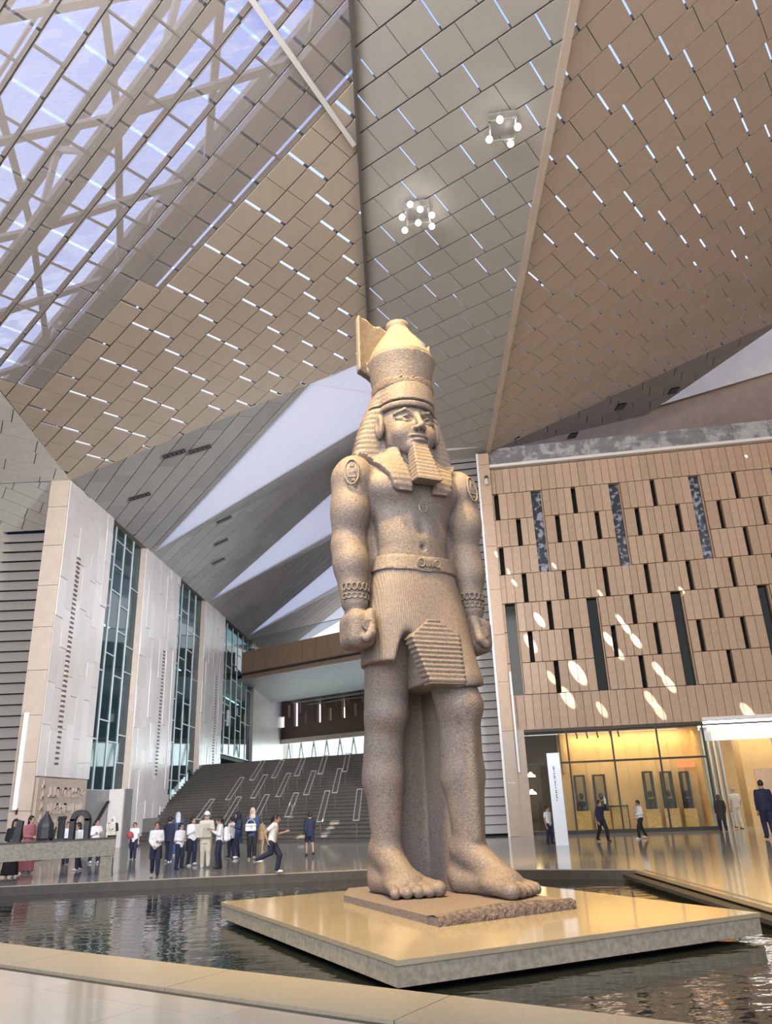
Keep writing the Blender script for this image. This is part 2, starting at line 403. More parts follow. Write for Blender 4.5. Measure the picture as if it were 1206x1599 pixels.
# rooflight over the left ceiling: trusses, bracing and rippled glass
def up(p, h): return np.array(p) + nA * h
root = struct('ceiling_rooflight', ptA(-6, 14) + (0, 0, 1))
gx = np.array([GRID[0], GRID[1], 0]); gx = gx - nA * (gx @ nA); gx /= np.linalg.norm(gx); gy = np.cross(nA, gx) * 1.0
ctr0 = onA(330, 345); gy = gy * (1 if (gy[:2] @ (sgnA * np.array([-GRID[1], GRID[0]]))) > 0 else -1)
TR = [0.15, 3.6, 7.4, 11.2]
for i, k in enumerate(TR):
    p = up(ctr0 + gy * k - gx * 12, .75); q = up(ctr0 + gy * k + gx * 13, .75)
    MB().bar(p, q, (1.3, .55, .7, .7)[i], .25, up=nA).build('truss_chord', 'steel_pale', root)
    MB().bar(p + nA * 1.9, q + nA * 1.9, .3, .25, up=nA).build('truss_chord', 'steel_pale', root)
    for j in range(0, 8, 2):
        a = p + gx * (j * 3.1); MB().bar(a, a + gx * 1.55 + nA * 1.9, .16, .16, up=gy).build('truss_web', 'steel_pale', root); MB().bar(a + gx * 1.55 + nA * 1.9, a + gx * 3.1, .16, .16, up=gy).build('truss_web', 'steel_pale', root)
for i, (k0, k1) in enumerate(((.55, 3.6), (3.6, 7.4), (7.4, 11.2))):
    st = 4.6
    j = -10
    while j < 11:
        a = up(ctr0 + gy * k0 + gx * j, .9); b = up(ctr0 + gy * k1 + gx * (j + st), .9); c = up(ctr0 + gy * k1 + gx * j, 1.05); d = up(ctr0 + gy * k0 + gx * (j + st), 1.05)
        MB().bar(a, b, .20, .15, up=nA).build('brace', 'steel_pale', root); MB().bar(c, d, .20, .15, up=nA).build('brace', 'steel_pale', root); j += st
for k in np.arange(1.6, 13, 2.1):
    MB().bar(up(ctr0 + gy * k - gx * 12, 2.9), up(ctr0 + gy * k + gx * 13, 2.9), .09, .12, up=nA).build('purlin', 'steel_pale', root)
mb = MB(); nu, nv = 70, 60
for i in range(nu + 1):
    for j in range(nv + 1):
        a = -13 + 27 * i / nu; b = -.2 + 15 * j / nv
        mb.v.append(tuple(up(ctr0 + gx * a + gy * b, 3.2 + .10 * math.sin(a * 4.2 + .6 * math.sin(b * 2)) + .06 * math.sin(b * 5))))
mb.f = [(i * (nv + 1) + j, (i + 1) * (nv + 1) + j, (i + 1) * (nv + 1) + j + 1, i * (nv + 1) + j + 1) for i in range(nu) for j in range(nv)]
mb.build('roof_glass', 'frit_glass', root, smooth=True)
# a pale strut crossing under the woven panels
t = struct('trim_3', onA(395, 0)); MB().bar(onA(385, -14) - nA * .12, onA(551, 222) - nA * .12, .14, .12, up=nA).build('strut', 'steel_white', t)

# --- folds beyond: grey slabs and white membranes fanning out from the left wall head
def wallhead(Y): return np.array([XL, Y, P1[2] + .035 * (Y - P1[1])])
def wl(x, y): return pl(x, y, (XL, 0, 0), (1, 0, 0))
K1, K2, K3 = wl(240, 847), wl(326, 928), wl(386, 980)
K1, K2, K3 = wallhead(K1[1]), wallhead(K2[1]), wallhead(K3[1]); K4 = wallhead(K3[1] + 16)
# direction (from the left end) along the line of the ceiling edge
S1 = P1 + (ridge_end - P1) * .80
def R(x, y, Y): return atY(x, y, Y)
R1 = R(640, 622, 33.0); R2 = R(640, 662, 40.5); R3 = R(640, 768, 46.5); R4 = R(640, 780, 54); R5 = R(640, 853, 61); R6 = R(640, 862, 69); R7 = R(640, 905, 78)
rt = struct('ceiling_slab_first', (P1 + K1) / 2, 'grey slab ceiling panels nearest the left wall head'); 
facet(rt, [P1, S1, K1], S1 - K1, 2.6, .88, ['panel_slab', 'panel_slab2', 'panel_slab', 'panel_light'][:3], gap_end=.03, gap_strip=.045, per=1, seed=4, back='sheet', thick=.04)
rt = struct('ceiling_membrane_first', K1); mb = MB(); far = ridge_end + (.4, .6, .25)
for tri in ((K1, S1, R1), (S1, ridge_end, R1), (ridge_end, ptB(P2[0] - 2.4, P2[1] - .1), R1)): mb.prism(tri, (0, 0, .04))
mb.build('membrane', 'white_membrane', rt)
for i, (a, ra, rb, b) in enumerate(((K1, R1, R2, K2), (K2, R3, R4, K3), (K3, R5, R6, K4))):
    rt = struct('ceiling_slab_' + ('second', 'third', 'fourth')[i], (a + b) / 2)
    for tri, sd in (((a, ra, rb), 5), ((a, rb, b), 6)):
        facet(rt, list(tri), rb - b, 2.6, .95 if i == 0 else 1.1, ['panel_slab', 'panel_slab2', 'panel_slab'], gap_end=.03, gap_strip=.05, per=1, seed=sd + i, back='sheet', thick=.04)
    rc = (R3, R5, R7)[i]
    rt = struct('ceiling_membrane_' + ('second', 'third', 'fourth')[i], b); MB().prism((b, rb, rc), (0, 0, .04)).build('membrane', 'white_membrane', rt)
# daylight outlets and sprinklers in the slabs
def outlet(px, py, P, n, d, L, W):
    c = pl(px, py, P, n) - n * .05; d = d - n * (d @ n); d /= np.linalg.norm(d); w = np.cross(n, d)
    o = empty('ceiling_outlet', c - (0, 0, .1)); MB().box(c, (L, W, .06), (d, w, n)).build('frame', 'frame_black', o)
    for k in range(5): MB().box(c - n * .04 + d * (L * (-.4 + .2 * k)), (.05, W * .8, .05), (d, w, n)).build('fin', 'steel_dark', o)
    return o
def planeof(a, b, c):
    n = np.cross(b - a, c - a); n /= np.linalg.norm(n); return n if n[2] > 0 else -n
n1 = planeof(P1, S1, K1); n2 = planeof(K1, R1, R2); n2b = planeof(K1, R2, K2); n3b = planeof(K2, R4, K3)
for (px, py), P, n, nm in (((272, 707), P1, n1, 'black ceiling outlet in the first slab, the one closer to the wall head'), ((312, 700), P1, n1, 'black ceiling outlet in the first slab, the one farther along'), ((218, 774), P1, n1, 'black ceiling outlet in the first slab, lowest of the three by the wall'),
                   ((350, 811), K1, n2b, 'small black outlet in the second slab, topmost of the column of three'), ((345, 846), K1, n2b, 'small black outlet in the second slab, middle of the column of three'), ((341, 876), K1, n2b, 'small black outlet in the second slab, lowest of the column of three'),
                   ((424, 787), K1, n2, 'small black outlet in the second slab beside the white fold'), ((456, 794), K1, n2, 'small black outlet in the second slab, closest to the statue arm')):
    tag(outlet(px, py, P, n, np.array([1., .05, 0]), 1.0 if P is P1 else .9, .28), nm, 'ceiling outlet', 'black outlets in the ceiling slabs')

# --- light ceiling at the far left, soffit, recess and side wall
F0 = atY(0, 755, P1[1]); FT = onA(0, 612)
FL = np.array([XL - 7, P1[1], F0[2] + (F0[2] - P1[2]) * ((XL - 7 - P1[0]) / (F0[0] - P1[0]) - 1)])
rt = struct('ceiling_side', (F0 + P1) / 2, 'pale grey ceiling panels in the upper left corner')
nF = np.cross(F0 - P1, FT - P1); nF /= np.linalg.norm(nF)
facet(rt, [P1, FT, FT + (F0 - P1) * 1.2 + (0, 0, .0), FL], np.array([.9, .5, 0]), 1.9, .95, ['panel_light'], gap_end=.03, gap_strip=.03, per=1, seed=2, back='sheet', thick=.04)
XS = XL - 3.6; YP = P1[1]
rt = struct('ceiling_soffit', (XL - 2.5, YP + 1, F0[2] - .6))
zl = P1[2] - .05
facet(rt, [(XL - .75, YP + .02, zl), (XL - 6, YP + .02, zl), (XL - 6, YP + 2.0, zl - 1.5), (XL - .75, YP + 2.0, zl - 1.3)], np.array([.8, .6, 0]), 1.6, .6, ['panel_slab2'], gap_end=.03, gap_strip=.03, per=1, seed=2, back='sheet', thick=.04)
rt = struct('wall_recess', (XL - 2, YP + 2, 0), 'grey horizontal louvre wall in the recess beside the first pillar')
MB().span((XL - 5, YP + 2.3, 0), (XL - .7, YP + 2.4, zl)).build('backing', 'void', rt)
sl = MB().prism([(0, 0, 0), (0, .15, .41), (0, .19, .41), (0, .06, 0)], (4.2, 0, 0)).mesh('louvre'); sl.materials.append(MATS['louvre'])
for k in range(int((zl - 1.2) / .44)): place('louvre', sl, rt, (XL - 4.95, YP + 2.05, .1 + .44 * k))
rt = struct('wall_left', (XS, YP - 8, 0)); MB().span((XS - .4, -8, 0), (XS, YP + 2.3, F0[2] + 3)).build('wall_face', 'beige_wall', rt)

# ------------------------------------------------ left wall: stone pillars and tall glazing
YB = [P1[1]] + [wl(*q)[1] for q in ((178, 800), (230, 850), (282, 893), (322, 932), (352, 960), (398, 1012))]
YB.append(YB[-1] + 22)
def tiles(root, y0, y1, z0, ztop, seed, w=.72, hh=2.0):
    rnd = random.Random(seed); n = max(1, round((y1 - y0) / w)); w = (y1 - y0) / n; cache = {}
    for i in range(n):
        z = z0 - rnd.random() * hh
        while True:
            h = rnd.choice((1.1, 1.6, 2.1, 2.6)); a = max(z, z0); ya = y0 + i * w
            b0 = min(z + h, ztop(ya)); b1 = min(z + h, ztop(ya + w))
            if a >= ztop(ya) - .05: break
            if b0 - a > .08:
                d = rnd.choice((0, 0, .02, .035)); m = rnd.choice(('tile_pale', 'tile_pale2'))
                me = MB().prism([(0, .008, .008), (0, w - .008, .008), (0, w - .008, b1 - a - .008), (0, .008, b0 - a - .008)], (.06 + d, 0, 0)).mesh('tile'); me.materials.append(MATS[m])
                place('tile', me, root, (XL - .02, ya, a))
            z += h
ztop = lambda y: P1[2] + .035 * (y - P1[1])
for i, k in enumerate((0, 2, 4)):
    y0, y1 = YB[k], YB[k + 1]
    rt = struct('wall_pillar_' + ('near', 'middle', 'far')[i], (XL - .4, (y0 + y1) / 2, 0), ('first', 'second', 'third')[i] + ' pale tiled stone pillar along the left wall')
    MB().prism([(XL - .03, y0, 0), (XL - .03, y1, 0), (XL - .03, y1, ztop(y1)), (XL - .03, y0, ztop(y0))], (-.75, 0, 0)).build('core', 'tile_sand', rt)
    zb = 4.2 if False else (2.9 if i == 0 else .1)
    tiles(rt, y0, y1, zb, ztop, 20 + i)
    # column of ventilation slots
    yv = y0 + (y1 - y0) * (.30 if i == 0 else .62); mb = MB()
    z = 3.4
    while z < ztop(yv) - (3.0 if i == 0 else 5): mb.box((XL + .075, yv, z), (.04, .34, .08)); z += .2
    tag(mb.build('vent_slots', 'wood_dark', rt), kind='stuff')
# narrow sandstone face of the first pillar, turned to the viewer
rt = struct('wall_pillar_face', (XL - .4, YP, 0)); z = 0
while z < ztop(YP) - .1:
    h = min(1.7, ztop(YP) - z); MB().span((XL - .78, YP - .06, z + .01), (XL + .02, YP + .02, z + h - .01)).build('stone', 'tile_sand', rt); z += h
o = empty('linear_lamp', (XL - .55, YP - .1, 1.6)); MB().span((XL - .62, YP - .16, 1.75), (XL - .46, YP - .08, 5.2)).build('casing', 'white_paint', o); MB().span((XL - .5, YP - .12, 1.6), (XL - .44, YP - .07, 1.8)).build('end_clip', 'frame_black', o)
tag(o, 'long white vertical wall lamp on the first pillar beside the louvres', 'wall lamp')
# carved panel at the foot of the first pillar
o = empty('relief_panel', (XL + .1, YP + 2.3, 0)); MB().span((XL - .02, YP + .15, .05), (XL + .10, YP + 4.75, 2.85)).build('slab', 'relief_stone', o)
rnd = random.Random(5)
for zc, h in ((2.35, .36), (1.75, .40), (1.15, .42), (.5, .5)):
    y = YP + 1.05
    while y < YP + 4.5:
        w = rnd.choice((.16, .22, .3)); k = rnd.randrange(4); mb = MB(); x0, x1 = XL + .10, XL + .17
        if k == 0: mb.span((x0, y, zc - h / 2), (x1, y + .07, zc + h / 2)).span((x0, y, zc + h / 2 - .07), (x1, y + w, zc + h / 2))
        elif k == 1: mb.ring((x1 - .03, y + w / 2, zc + .02), (1, 0, 0), (0, 1, 0), w / 2, .035, h * .3, seg=10, k=4)
        elif k == 2: mb.span((x0, y, zc - h / 2), (x1, y + w, zc - h / 2 + .07)).span((x0, y + w / 2 - .03, zc - h / 2), (x1, y + w / 2 + .04, zc + h / 2))
        else: mb.span((x0, y, zc - .03), (x1, y + w, zc + .04)).span((x0, y + w - .07, zc - h / 2), (x1, y + w, zc + h / 2))
        mb.build('glyph', 'relief_stone', o); y += w + .1
for k in range(6):
    MB().span((XL + .10, YP + .45, .5 + .4 * k), (XL + .15, YP + .75, .6 + .4 * k)).span((XL + .10, YP + .55, .5 + .4 * k), (XL + .15, YP + .62, .78 + .4 * k)).build('glyph', 'relief_stone', o)
tag(o, 'sandstone panel with raised lettering at the foot of the first pillar', 'relief panel')
# head of the wall, closing it against the ceiling folds
rt = struct('trim_5', (XL - .4, YB[3], 14)); MB().prism([(XL + .01, YB[0], ztop(YB[0]) + .02), (XL + .01, YB[7], ztop(YB[7]) + .02), (XL + .01, YB[7], ztop(YB[7]) + 1.2), (XL + .01, YB[0] + .3, ztop(YB[0]) + .9)], (-.8, 0, 0)).build('head', 'tile_sand', rt)
# glazed bays
for i, k in enumerate((1, 3, 5)):
    y0, y1 = YB[k], YB[k + 1]; z0 = 2.5 if i == 0 else (1.0 if i == 1 else 5.5)
    rt = struct('window_%d' % (i + 1), (XL - .3, (y0 + y1) / 2, 0), 'tall teal glazed bay with pale mullions ' + ('beside the first pillar', 'between second and third pillar', 'beyond the third pillar')[i])
    nc = 4 if i < 2 else 6; w = (y1 - y0) / nc; x = XL - .32; rnd = random.Random(40 + i)
    for c in range(nc):
        ya = y0 + c * w; z = z0; lim = lambda y: ztop(y) - .02
        MB().span((x - .05, ya - .04, z0), (x + .07, ya + .04, ztop(ya))).build('mullion', 'mullion', rt)
        while z < lim(ya) - .1:
            h = rnd.choice((1.3, 2.2, 3.1)); b0 = min(z + h, lim(ya)); b1 = min(z + h, lim(ya + w))
            MB().prism([(x, ya + .04, z), (x, ya + w - .04, z), (x, ya + w - .04, max(b1, z + .02)), (x, ya + .04, b0)], (.02, 0, 0)).build('pane', 'glass_pane', rt)
            MB().span((x - .04, ya, z - .03), (x + .06, ya + w, z + .03)).build('transom', 'mullion', rt); z += h
    # rooms behind the glass: floors, back wall, a few lit tubes
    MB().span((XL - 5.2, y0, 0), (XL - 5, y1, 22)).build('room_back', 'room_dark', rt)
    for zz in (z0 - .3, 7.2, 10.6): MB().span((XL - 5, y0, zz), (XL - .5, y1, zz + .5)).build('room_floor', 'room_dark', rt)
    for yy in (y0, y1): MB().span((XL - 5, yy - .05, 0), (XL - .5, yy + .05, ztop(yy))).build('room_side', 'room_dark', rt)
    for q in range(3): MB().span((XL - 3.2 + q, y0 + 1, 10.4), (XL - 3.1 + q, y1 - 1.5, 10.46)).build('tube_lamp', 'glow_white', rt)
rt = struct('door_1', (XL - .2, YB[1] + 2.4, 0)); MB().span((XL - .3, YB[1], 0), (XL - .22, YB[2], 2.5)).build('door_leaf', 'grey_metal', rt)
MB().span((XL - .2, YB[1] + 3.3, 0), (XL + .5, YB[1] + 4.4, 2.55)).build('jamb', 'tile_pale', rt)
MB().span((XL + .5, YB[1] + 3.3, 0), (XL + .56, YB[1] + 4.4, 2.55)).build('jamb_face', 'grey_metal', rt)
MB().bar((XL - .1, YB[1] + .6, .4), (XL - .1, YB[1] + 3.0, 2.0), .08, .14, up=(1, 0, 0)).build('stair_rail', 'frame_black', rt)
# wall beyond the last bay and the end pillar under the bridge
rt = struct('wall_pillar_end', (XL, YB[6] + 8, 0)); MB().span((XL - .8, YB[6], 0), (XL, YB[7] + 8, 16)).build('face', 'tile_pale', rt)

# ------------------------------------------------ the bridge, the slit wall and the great stair (all on the turned grid)
g = np.array([.79, -.61, 0]); g /= np.linalg.norm(g); gv = np.array([-g[1], g[0], 0])   # along the stair / up the stair
GAX = (g, gv, np.array([0, 0, 1.]))
BL = wl(378, 1040); ZBt = wl(378, 1018)[2]; ZBb = wl(378, 1062)[2]
def bp(a, v, z): return np.array([XL, BL[1], 0]) + g * a + gv * v + np.array([0, 0, z])
rt = struct('wall_bridge', bp(8, 1, ZBb), 'brown panelled bridge parapet crossing behind the statue')
k = 0; a = 0
while a < 21:
    MB().box(bp(a + .75, .1, (ZBt + ZBb) / 2), (1.47, .2, ZBt - ZBb), GAX).build('panel', 'plank_brown2', rt); a += 1.5
MB().box(bp(10.5, 9, ZBt - .6), (21, 17.6, .3), GAX).build('deck', 'grey_metal', rt)
rt = struct('ceiling_bridge', bp(8, 8, ZBb)); a = .4
while a < 30:
    MB().box(bp(6, a, ZBb + .15), (32, .50, .1), GAX).build('slat', 'grey_metal', rt); a += .62 if a < 14 else 2.5
MB().box(bp(6, 15, ZBb + .4), (33, 31, .1), GAX).build('backing', 'steel_dark', rt)
rt = struct('window_4', bp(8, .1, ZBt), 'glass balustrade along the top of the bridge')
for k in range(10): MB().box(bp(1 + 2 * k, .1, ZBt + .55), (1.96, .03, 1.1), GAX).build('pane', 'glass_clear', rt)
MB().box(bp(10, .1, ZBt + 1.12), (20, .06, .05), GAX).build('handrail', 'mullion', rt)
# slit wall
YW = pl(440, 1120, (XL, 0, 0), (1, 0, 0))[1]
def sp3(a, z, d=0): return np.array([XL, YW, 0]) + g * a + gv * d + np.array([0, 0, z])
nS = gv; Z1 = pl(440, 1092, sp3(0, 0), nS)[2]; Z0_ = pl(440, 1156, sp3(0, 0), nS)[2]
rt = struct('wall_slit', sp3(8, Z0_), 'dark brown wall with tall bright slit windows above the stair')
slits = []
for x0, y0, x1, y1 in ((452, 1101, 455, 1120), (461, 1097, 467, 1134), (469, 1097, 472, 1114), (478, 1112, 481, 1131), (488, 1093, 491, 1111), (497, 1090, 503, 1128), (506, 1089, 509, 1107), (515, 1106, 519, 1125), (525, 1085, 528, 1104), (535, 1082, 541, 1121), (545, 1081, 548, 1100), (555, 1099, 559, 1118), (566, 1079, 570, 1097), (438, 1120, 446, 1136)):
    A = pl(x0, y0, sp3(0, 0), nS); B = pl(x1, y1, sp3(0, 0), nS); slits.append(((A - sp3(0, 0)) @ g, (B - sp3(0, 0)) @ g, B[2], A[2]))
for k in range(5): 
    b = slits[5 + k]; slits.append((b[0] + 11.6, b[1] + 11.6, b[2], b[3]))
slits.sort(); a = -1.
ed = -3.0
for s0, s1, z0, z1 in slits:
    if s0 < ed: continue
    if s0 - ed > .02: MB().box(sp3((ed + s0) / 2, (Z0_ + Z1 + 3) / 2), (s0 - ed, .4, Z1 + 3 - Z0_), GAX).build('panel', 'wood_dark', rt)
    MB().box(sp3((s0 + s1) / 2, (Z0_ + z0) / 2), (s1 - s0, .4, z0 - Z0_), GAX).build('panel', 'wood_dark', rt)
    MB().box(sp3((s0 + s1) / 2, (Z1 + 3 + z1) / 2), (s1 - s0, .4, Z1 + 3 - z1), GAX).build('panel', 'wood_dark', rt); ed = s1
MB().box(sp3((ed + 24) / 2, (Z0_ + Z1 + 3) / 2), (24 - ed, .4, Z1 + 3 - Z0_), GAX).build('panel', 'wood_dark', rt)
MB().box(sp3(12, Z0_ - .25, -.2), (24, .9, .5), GAX).build('sill', 'beige_wall', rt)
rt = struct('window_5', sp3(8, 4), 'bright glazed strip with crossed bracing above the stair')
for k in range(12):
    a = 2 * k; MB().tube(sp3(a, 3.2, .3), sp3(a + 1, Z0_ - .4, .3), .10).build('brace', 'mullion', rt); MB().tube(sp3(a + 1, Z0_ - .4, .3), sp3(a + 2, 3.2, .3), .10).build('brace', 'mullion', rt)
    MB().box(sp3(a + 1, (3 + Z0_ - .4) / 2, .1), (1.98, .03, Z0_ - 3.4), GAX).build('pane', 'glass_clear', rt)
lamp('window_daylight', 'AREA', sp3(10, 6, 1.2), sp3(10, 5.2, -6), 1500, (.80, .93, 1.0), shape='RECTANGLE', size=24, size_y=6)
# stair (its treads are turned a little less than the bridge; rails run parallel to the left wall)
g = np.array([.872, -.49, 0]); g /= np.linalg.norm(g); gv = np.array([-g[1], g[0], 0]); GAX = (g, gv, np.array([0, 0, 1.]))
SB = fl(510, 1314.5); aL = (XL - SB[0]) / g[0]
def st(a, v, z): return np.array([SB[0], SB[1], 0]) + g * a + gv * v + np.array([0, 0, z])
rt = struct('floor_stair', st(aL / 2, 5, 0), 'broad dark stone staircase rising behind the visitors')
RI = .16; TRD = RI / .362
ns_ = np.array([-gv[0] * .362, -gv[1] * .362, 1.0]); NS = int(round(pl(480, 1183, st(0, 0, 0), ns_)[2] / RI))
for k in range(NS):
    a0 = (XL - SB[0] - gv[0] * (k * TRD)) / g[0] - .1; a1 = 4.3
    MB().box(st((a0 + a1) / 2, TRD * k + (2 if k > NS - 9 else .6), RI * (k + .5)), (a1 - a0, 4 if k > NS - 9 else 1.2, RI), GAX).build('step', 'stair_stone', rt)
    MB().box(st((a0 + a1) / 2, TRD * k - .012, RI * (k + 1) - .02), (a1 - a0, .03, .035), GAX).build('nosing', 'stone_dark', rt)
zt = NS * RI; MB().box(st(-2, NS * TRD + 13, zt - .25), (22, 26, .5), GAX).build('landing', 'stair_stone', rt)
MB().span((XL + .02, YB[2] + 2.6, 0), (XL + .9, YB[3] - .4, 1.15)).build('side_wall', 'stair_stone', rt)
MB().box(st(aL / 2 + 2, -.9, .03), (abs(aL) + 4, 1.8, .06), GAX).build('bottom_step', 'stair_stone', rt)
# handrails in staggered pairs
rails = []
pa = lambda x, y: (200 + x / 6.03, 1140 + y / 6.03)
pb_ = lambda x, y: (380 + x / 6.03, 1140 + y / 6.03)
RAILS = [[(pa(660, 840), pa(800, 650)), (pa(890, 890), pa(1040, 632)), (pb_(115, 830), pb_(215, 612)), (pb_(415, 815), pb_(490, 595)), (pb_(720, 862), pb_(785, 575)), (pb_(1062, 850), pb_(1100, 555))],
         [(pa(940, 655), pa(1065, 450)), (pa(1175, 640), pa(1260, 430)), (pb_(330, 625), pb_(415, 410)), (pb_(590, 608), pb_(650, 390)), (pb_(860, 590), pb_(905, 365))],
         [(pa(1165, 470), pa(1260, 290)), (pb_(285, 450), pb_(365, 285)), (pb_(500, 430), pb_(558, 265)), (pb_(722, 412), pb_(765, 240)), (pb_(955, 390), pb_(985, 220))]]
nm = ('lowest', 'middle', 'highest')
ORD = ('first', 'second', 'third', 'fourth', 'fifth', 'sixth', 'seventh')
for row in range(3):
    for i, (q0, q1) in enumerate(RAILS[row]):
        A = pl(*q0, st(0, 0, .9), ns_); B = pl(*q1, st(0, 0, .9), ns_); B = np.array([A[0], B[1], A[2] + (B[1] - A[1]) * .316])
        o = empty('handrail', A - (0, 0, .9)); du = np.array([.12, 0, 0])
        for da in (-1, 1): MB().tube(A + du * da, B + du * da, .024, n=6).build('rail', 'rail_steel', o)
        for E_ in (A, B): MB().tube(E_ - du, E_ + du, .024, n=6).build('end_bar', 'rail_steel', o)
        for f_ in (.08, .5, .92):
            C_ = A + (B - A) * f_; MB().tube(C_ - (0, 0, .9), C_ - (0, 0, .02), .02, n=6).build('post', 'stair_stone', o)
        tag(o, 'paired steel handrail in the %s row on the stair, %s counted from the left pillars' % (nm[row], ORD[i]), 'handrail', 'handrails on the great stair')

# ------------------------------------------------ right wall
ROWS = [16.62, 15.32, 13.98, 12.61, 11.25, 9.87, 8.53, 7.13, 5.73, 4.22]
S0, S1w = -.55, 14.6
thin, wide = {}, []
for r in range(1, 8):
    if r in (2, 4, 6): thin[r] = [.62 + 1.83 * k for k in range(8)]
    elif r in (1, 3): thin[r] = [-.32 + 3.66 * k for k in range(5)]
    else: thin[r] = [1.62 + 3.66 * k for k in range(4)]
for k in range(4): wide.append((1.45 + 3.65 * k, 15.32, 11.25)); wide.append((-.28 + 3.67 * k, 9.87, 5.73))
root = struct('wall_right', wp(6, 4.2), 'tall brown panelled wall with narrow dark slots on the right')
MB().box(wp(7, 10.4, -.75), (S1w - S0 + .4, .3, 12.6), WAX).build('backing', 'void', root)
pm = {}; rnd = random.Random(11); npl = 0; more = MB()
for r in range(9):
    zt, zb = ROWS[r], ROWS[r + 1]; holes = []
    for s in thin.get(r, []): holes.append((s, s + .2))
    for s, za, zbw in wide:
        if zt <= za + .01 and zb >= zbw - .01: holes.append((s, s + .52))
    holes.sort(); ed = S0; spans = []
    for a, b in holes:
        if a > ed + .02: spans.append((ed, a))
        ed = max(ed, b)
    spans.append((ed, S1w))
    for a, b in spans:
        n = max(1, round((b - a) / .36)); w = (b - a) / n
        for i in range(n):
            key = (round(w, 3), r, rnd.randrange(3))
            if key not in pm:
                me = MB().box((0, 0, 0), (w - .018, .3, zt - zb - .03)).mesh('plank'); me.materials.append(MATS[('plank_brown', 'plank_brown2', 'plank_brown3')[key[2]]]); pm[key] = me
            c = wp(a + w * (i + .5), (zt + zb) / 2, -.13 + rnd.choice((0, 0, .012)))
            if npl < 300: place('plank', pm[key], root, c, WAX)
            else: more.box(c, (w - .018, .3, zt - zb - .03), WAX)
            npl += 1
if more.v: tag(more.build('planks_lower', 'plank_brown', root), kind='stuff')
for i, (s, za, zbw) in enumerate(wide):
    rt = MB().box(wp(s + .26, (za + zbw) / 2, -.32), (.52, .03, za - zbw), WAX).build('pane', 'glass_dark' if za < 12 else 'glass_streak_reflection', root)
    MB().box(wp(s + .48, (za + zbw) / 2, -.2), (.05, .26, za - zbw), WAX).build('reveal', 'plank_brown2', root)
# white ledge and glass band with painted reflections over the wall
rt = struct('trim_4', wp(6, 16.6)); MB().box(wp(7, 16.72, .05), (15, .5, .14), WAX).build('ledge', 'steel_white', rt)
rt = struct('window_6', wp(6, 16.8), 'grey glass band with painted reflections along the top of the right wall')
for k in range(9): MB().box(wp(-.4 + 1.65 * k + .8, 17.3, -.1), (1.63, .04, 1.0), WAX).build('pane', 'glass_band_reflection', rt)
# upper back wall behind the band
rt = struct('wall_upper', wp(8, 17, -3)); MB().box(wp(10, 23, -5.0), (26, .3, 15), WAX).build('wall_face', 'brown_wall', rt)
MB().prism([pl(1010, 640, wp(0, 0, -4.8), wn), pl(1230, 575, wp(0, 0, -4.8), wn), pl(1230, 480, wp(0, 0, -4.8), wn)], -wn * -.1).build('upper_face', 'beige_wall', rt)
# dark triangular ceiling between the tan slope and the upper wall
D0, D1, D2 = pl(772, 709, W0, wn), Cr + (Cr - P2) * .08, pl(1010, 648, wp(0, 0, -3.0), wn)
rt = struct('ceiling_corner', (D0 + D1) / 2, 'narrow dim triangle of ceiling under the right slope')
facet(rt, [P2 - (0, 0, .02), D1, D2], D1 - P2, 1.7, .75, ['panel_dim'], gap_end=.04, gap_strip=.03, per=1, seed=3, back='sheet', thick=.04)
nD = planeof(P2, D1, D2)
for (px, py), w in (((894, 679), 'closest to the pillar'), ((969, 634), 'the middle one'), ((1052, 609), 'farthest from the pillar')):
    tag(outlet(px, py, P2, nD, np.array([1., .2, 0]), .5, .45), 'square black outlet in the dim ceiling corner, ' + w, 'ceiling outlet', 'square outlets in the dim ceiling corner')
# end pillar at the left of the right wall, louvre wall behind it
rt = struct('wall_pillar_right', wp(-.8, 0)); z = 0
while z < 17.4:
    h = min(2.1, 17.4 - z); MB().box(wp(-.66, z + h / 2, .12), (.5, .5, h - .015), WAX).build('stone', 'plank_brown3' if z > 4 else 'tile_sand', rt); z += h
MB().box(wp(-.97, 8.7, .1), (.10, .6, 17.4), WAX).build('edge', 'steel_white', rt)
MB().box(wp(-.25, 2.1, .03), (.55, .5, 4.25), WAX).build('lower_face', 'tile_sand', rt)
MB().box(wp(-.3, .8, .06), (.62, .56, 1.6), WAX).build('plinth', 'tile_sand', rt)
o = empty('linear_lamp', wp(-.3, 2.6, .4)); MB().box(wp(-.33, 4.6, .42), (.09, .08, 4.2), WAX).build('casing', 'white_paint', o); MB().box(wp(-.33, 4.6, .34), (.04, .12, .1), WAX).build('end_clip', 'frame_black', o)
tag(o, 'long white vertical wall lamp on the brown pillar right of the statue', 'wall lamp')
o = empty('wall_camera', wp(-.6, 16, .4)); MB().box(wp(-.6, 16.05, .45), (.16, .25, .16), WAX).build('housing', 'frame_black', o); MB().tube(wp(-.6, 15.95, .5), wp(-.62, 15.7, .7), .09).build('lens_barrel', 'steel_white', o)
tag(o, 'small spotlight bracket high on the brown pillar', 'spotlight')
rt = struct('wall_back_right', wp(-1.4, 0, -1), 'grey louvre wall between the statue leg and the brown pillar')
MB().box(wp(-2.6, 9, -.9), (3.4, .1, 18), WAX).build('backing', 'void', rt)
sl = MB().prism([(0, 0, 0), (0, .12, .35), (0, .16, .35), (0, .05, 0)], (3.0, 0, 0)).mesh('louvre'); sl.materials.append(MATS['louvre'])
for k in range(48): place('louvre', sl, rt, wp(-4.0, .1 + .37 * k, -.62), WAX)
# room corner closing the space behind: side of the hall beyond the stair on the right
rt = struct('wall_back_side', wp(-4.3, 0, -14)); MB().box(wp(-4.45, 15, -16), (.3, 30, 30), WAX).build('wall_face', 'beige_wall', rt)

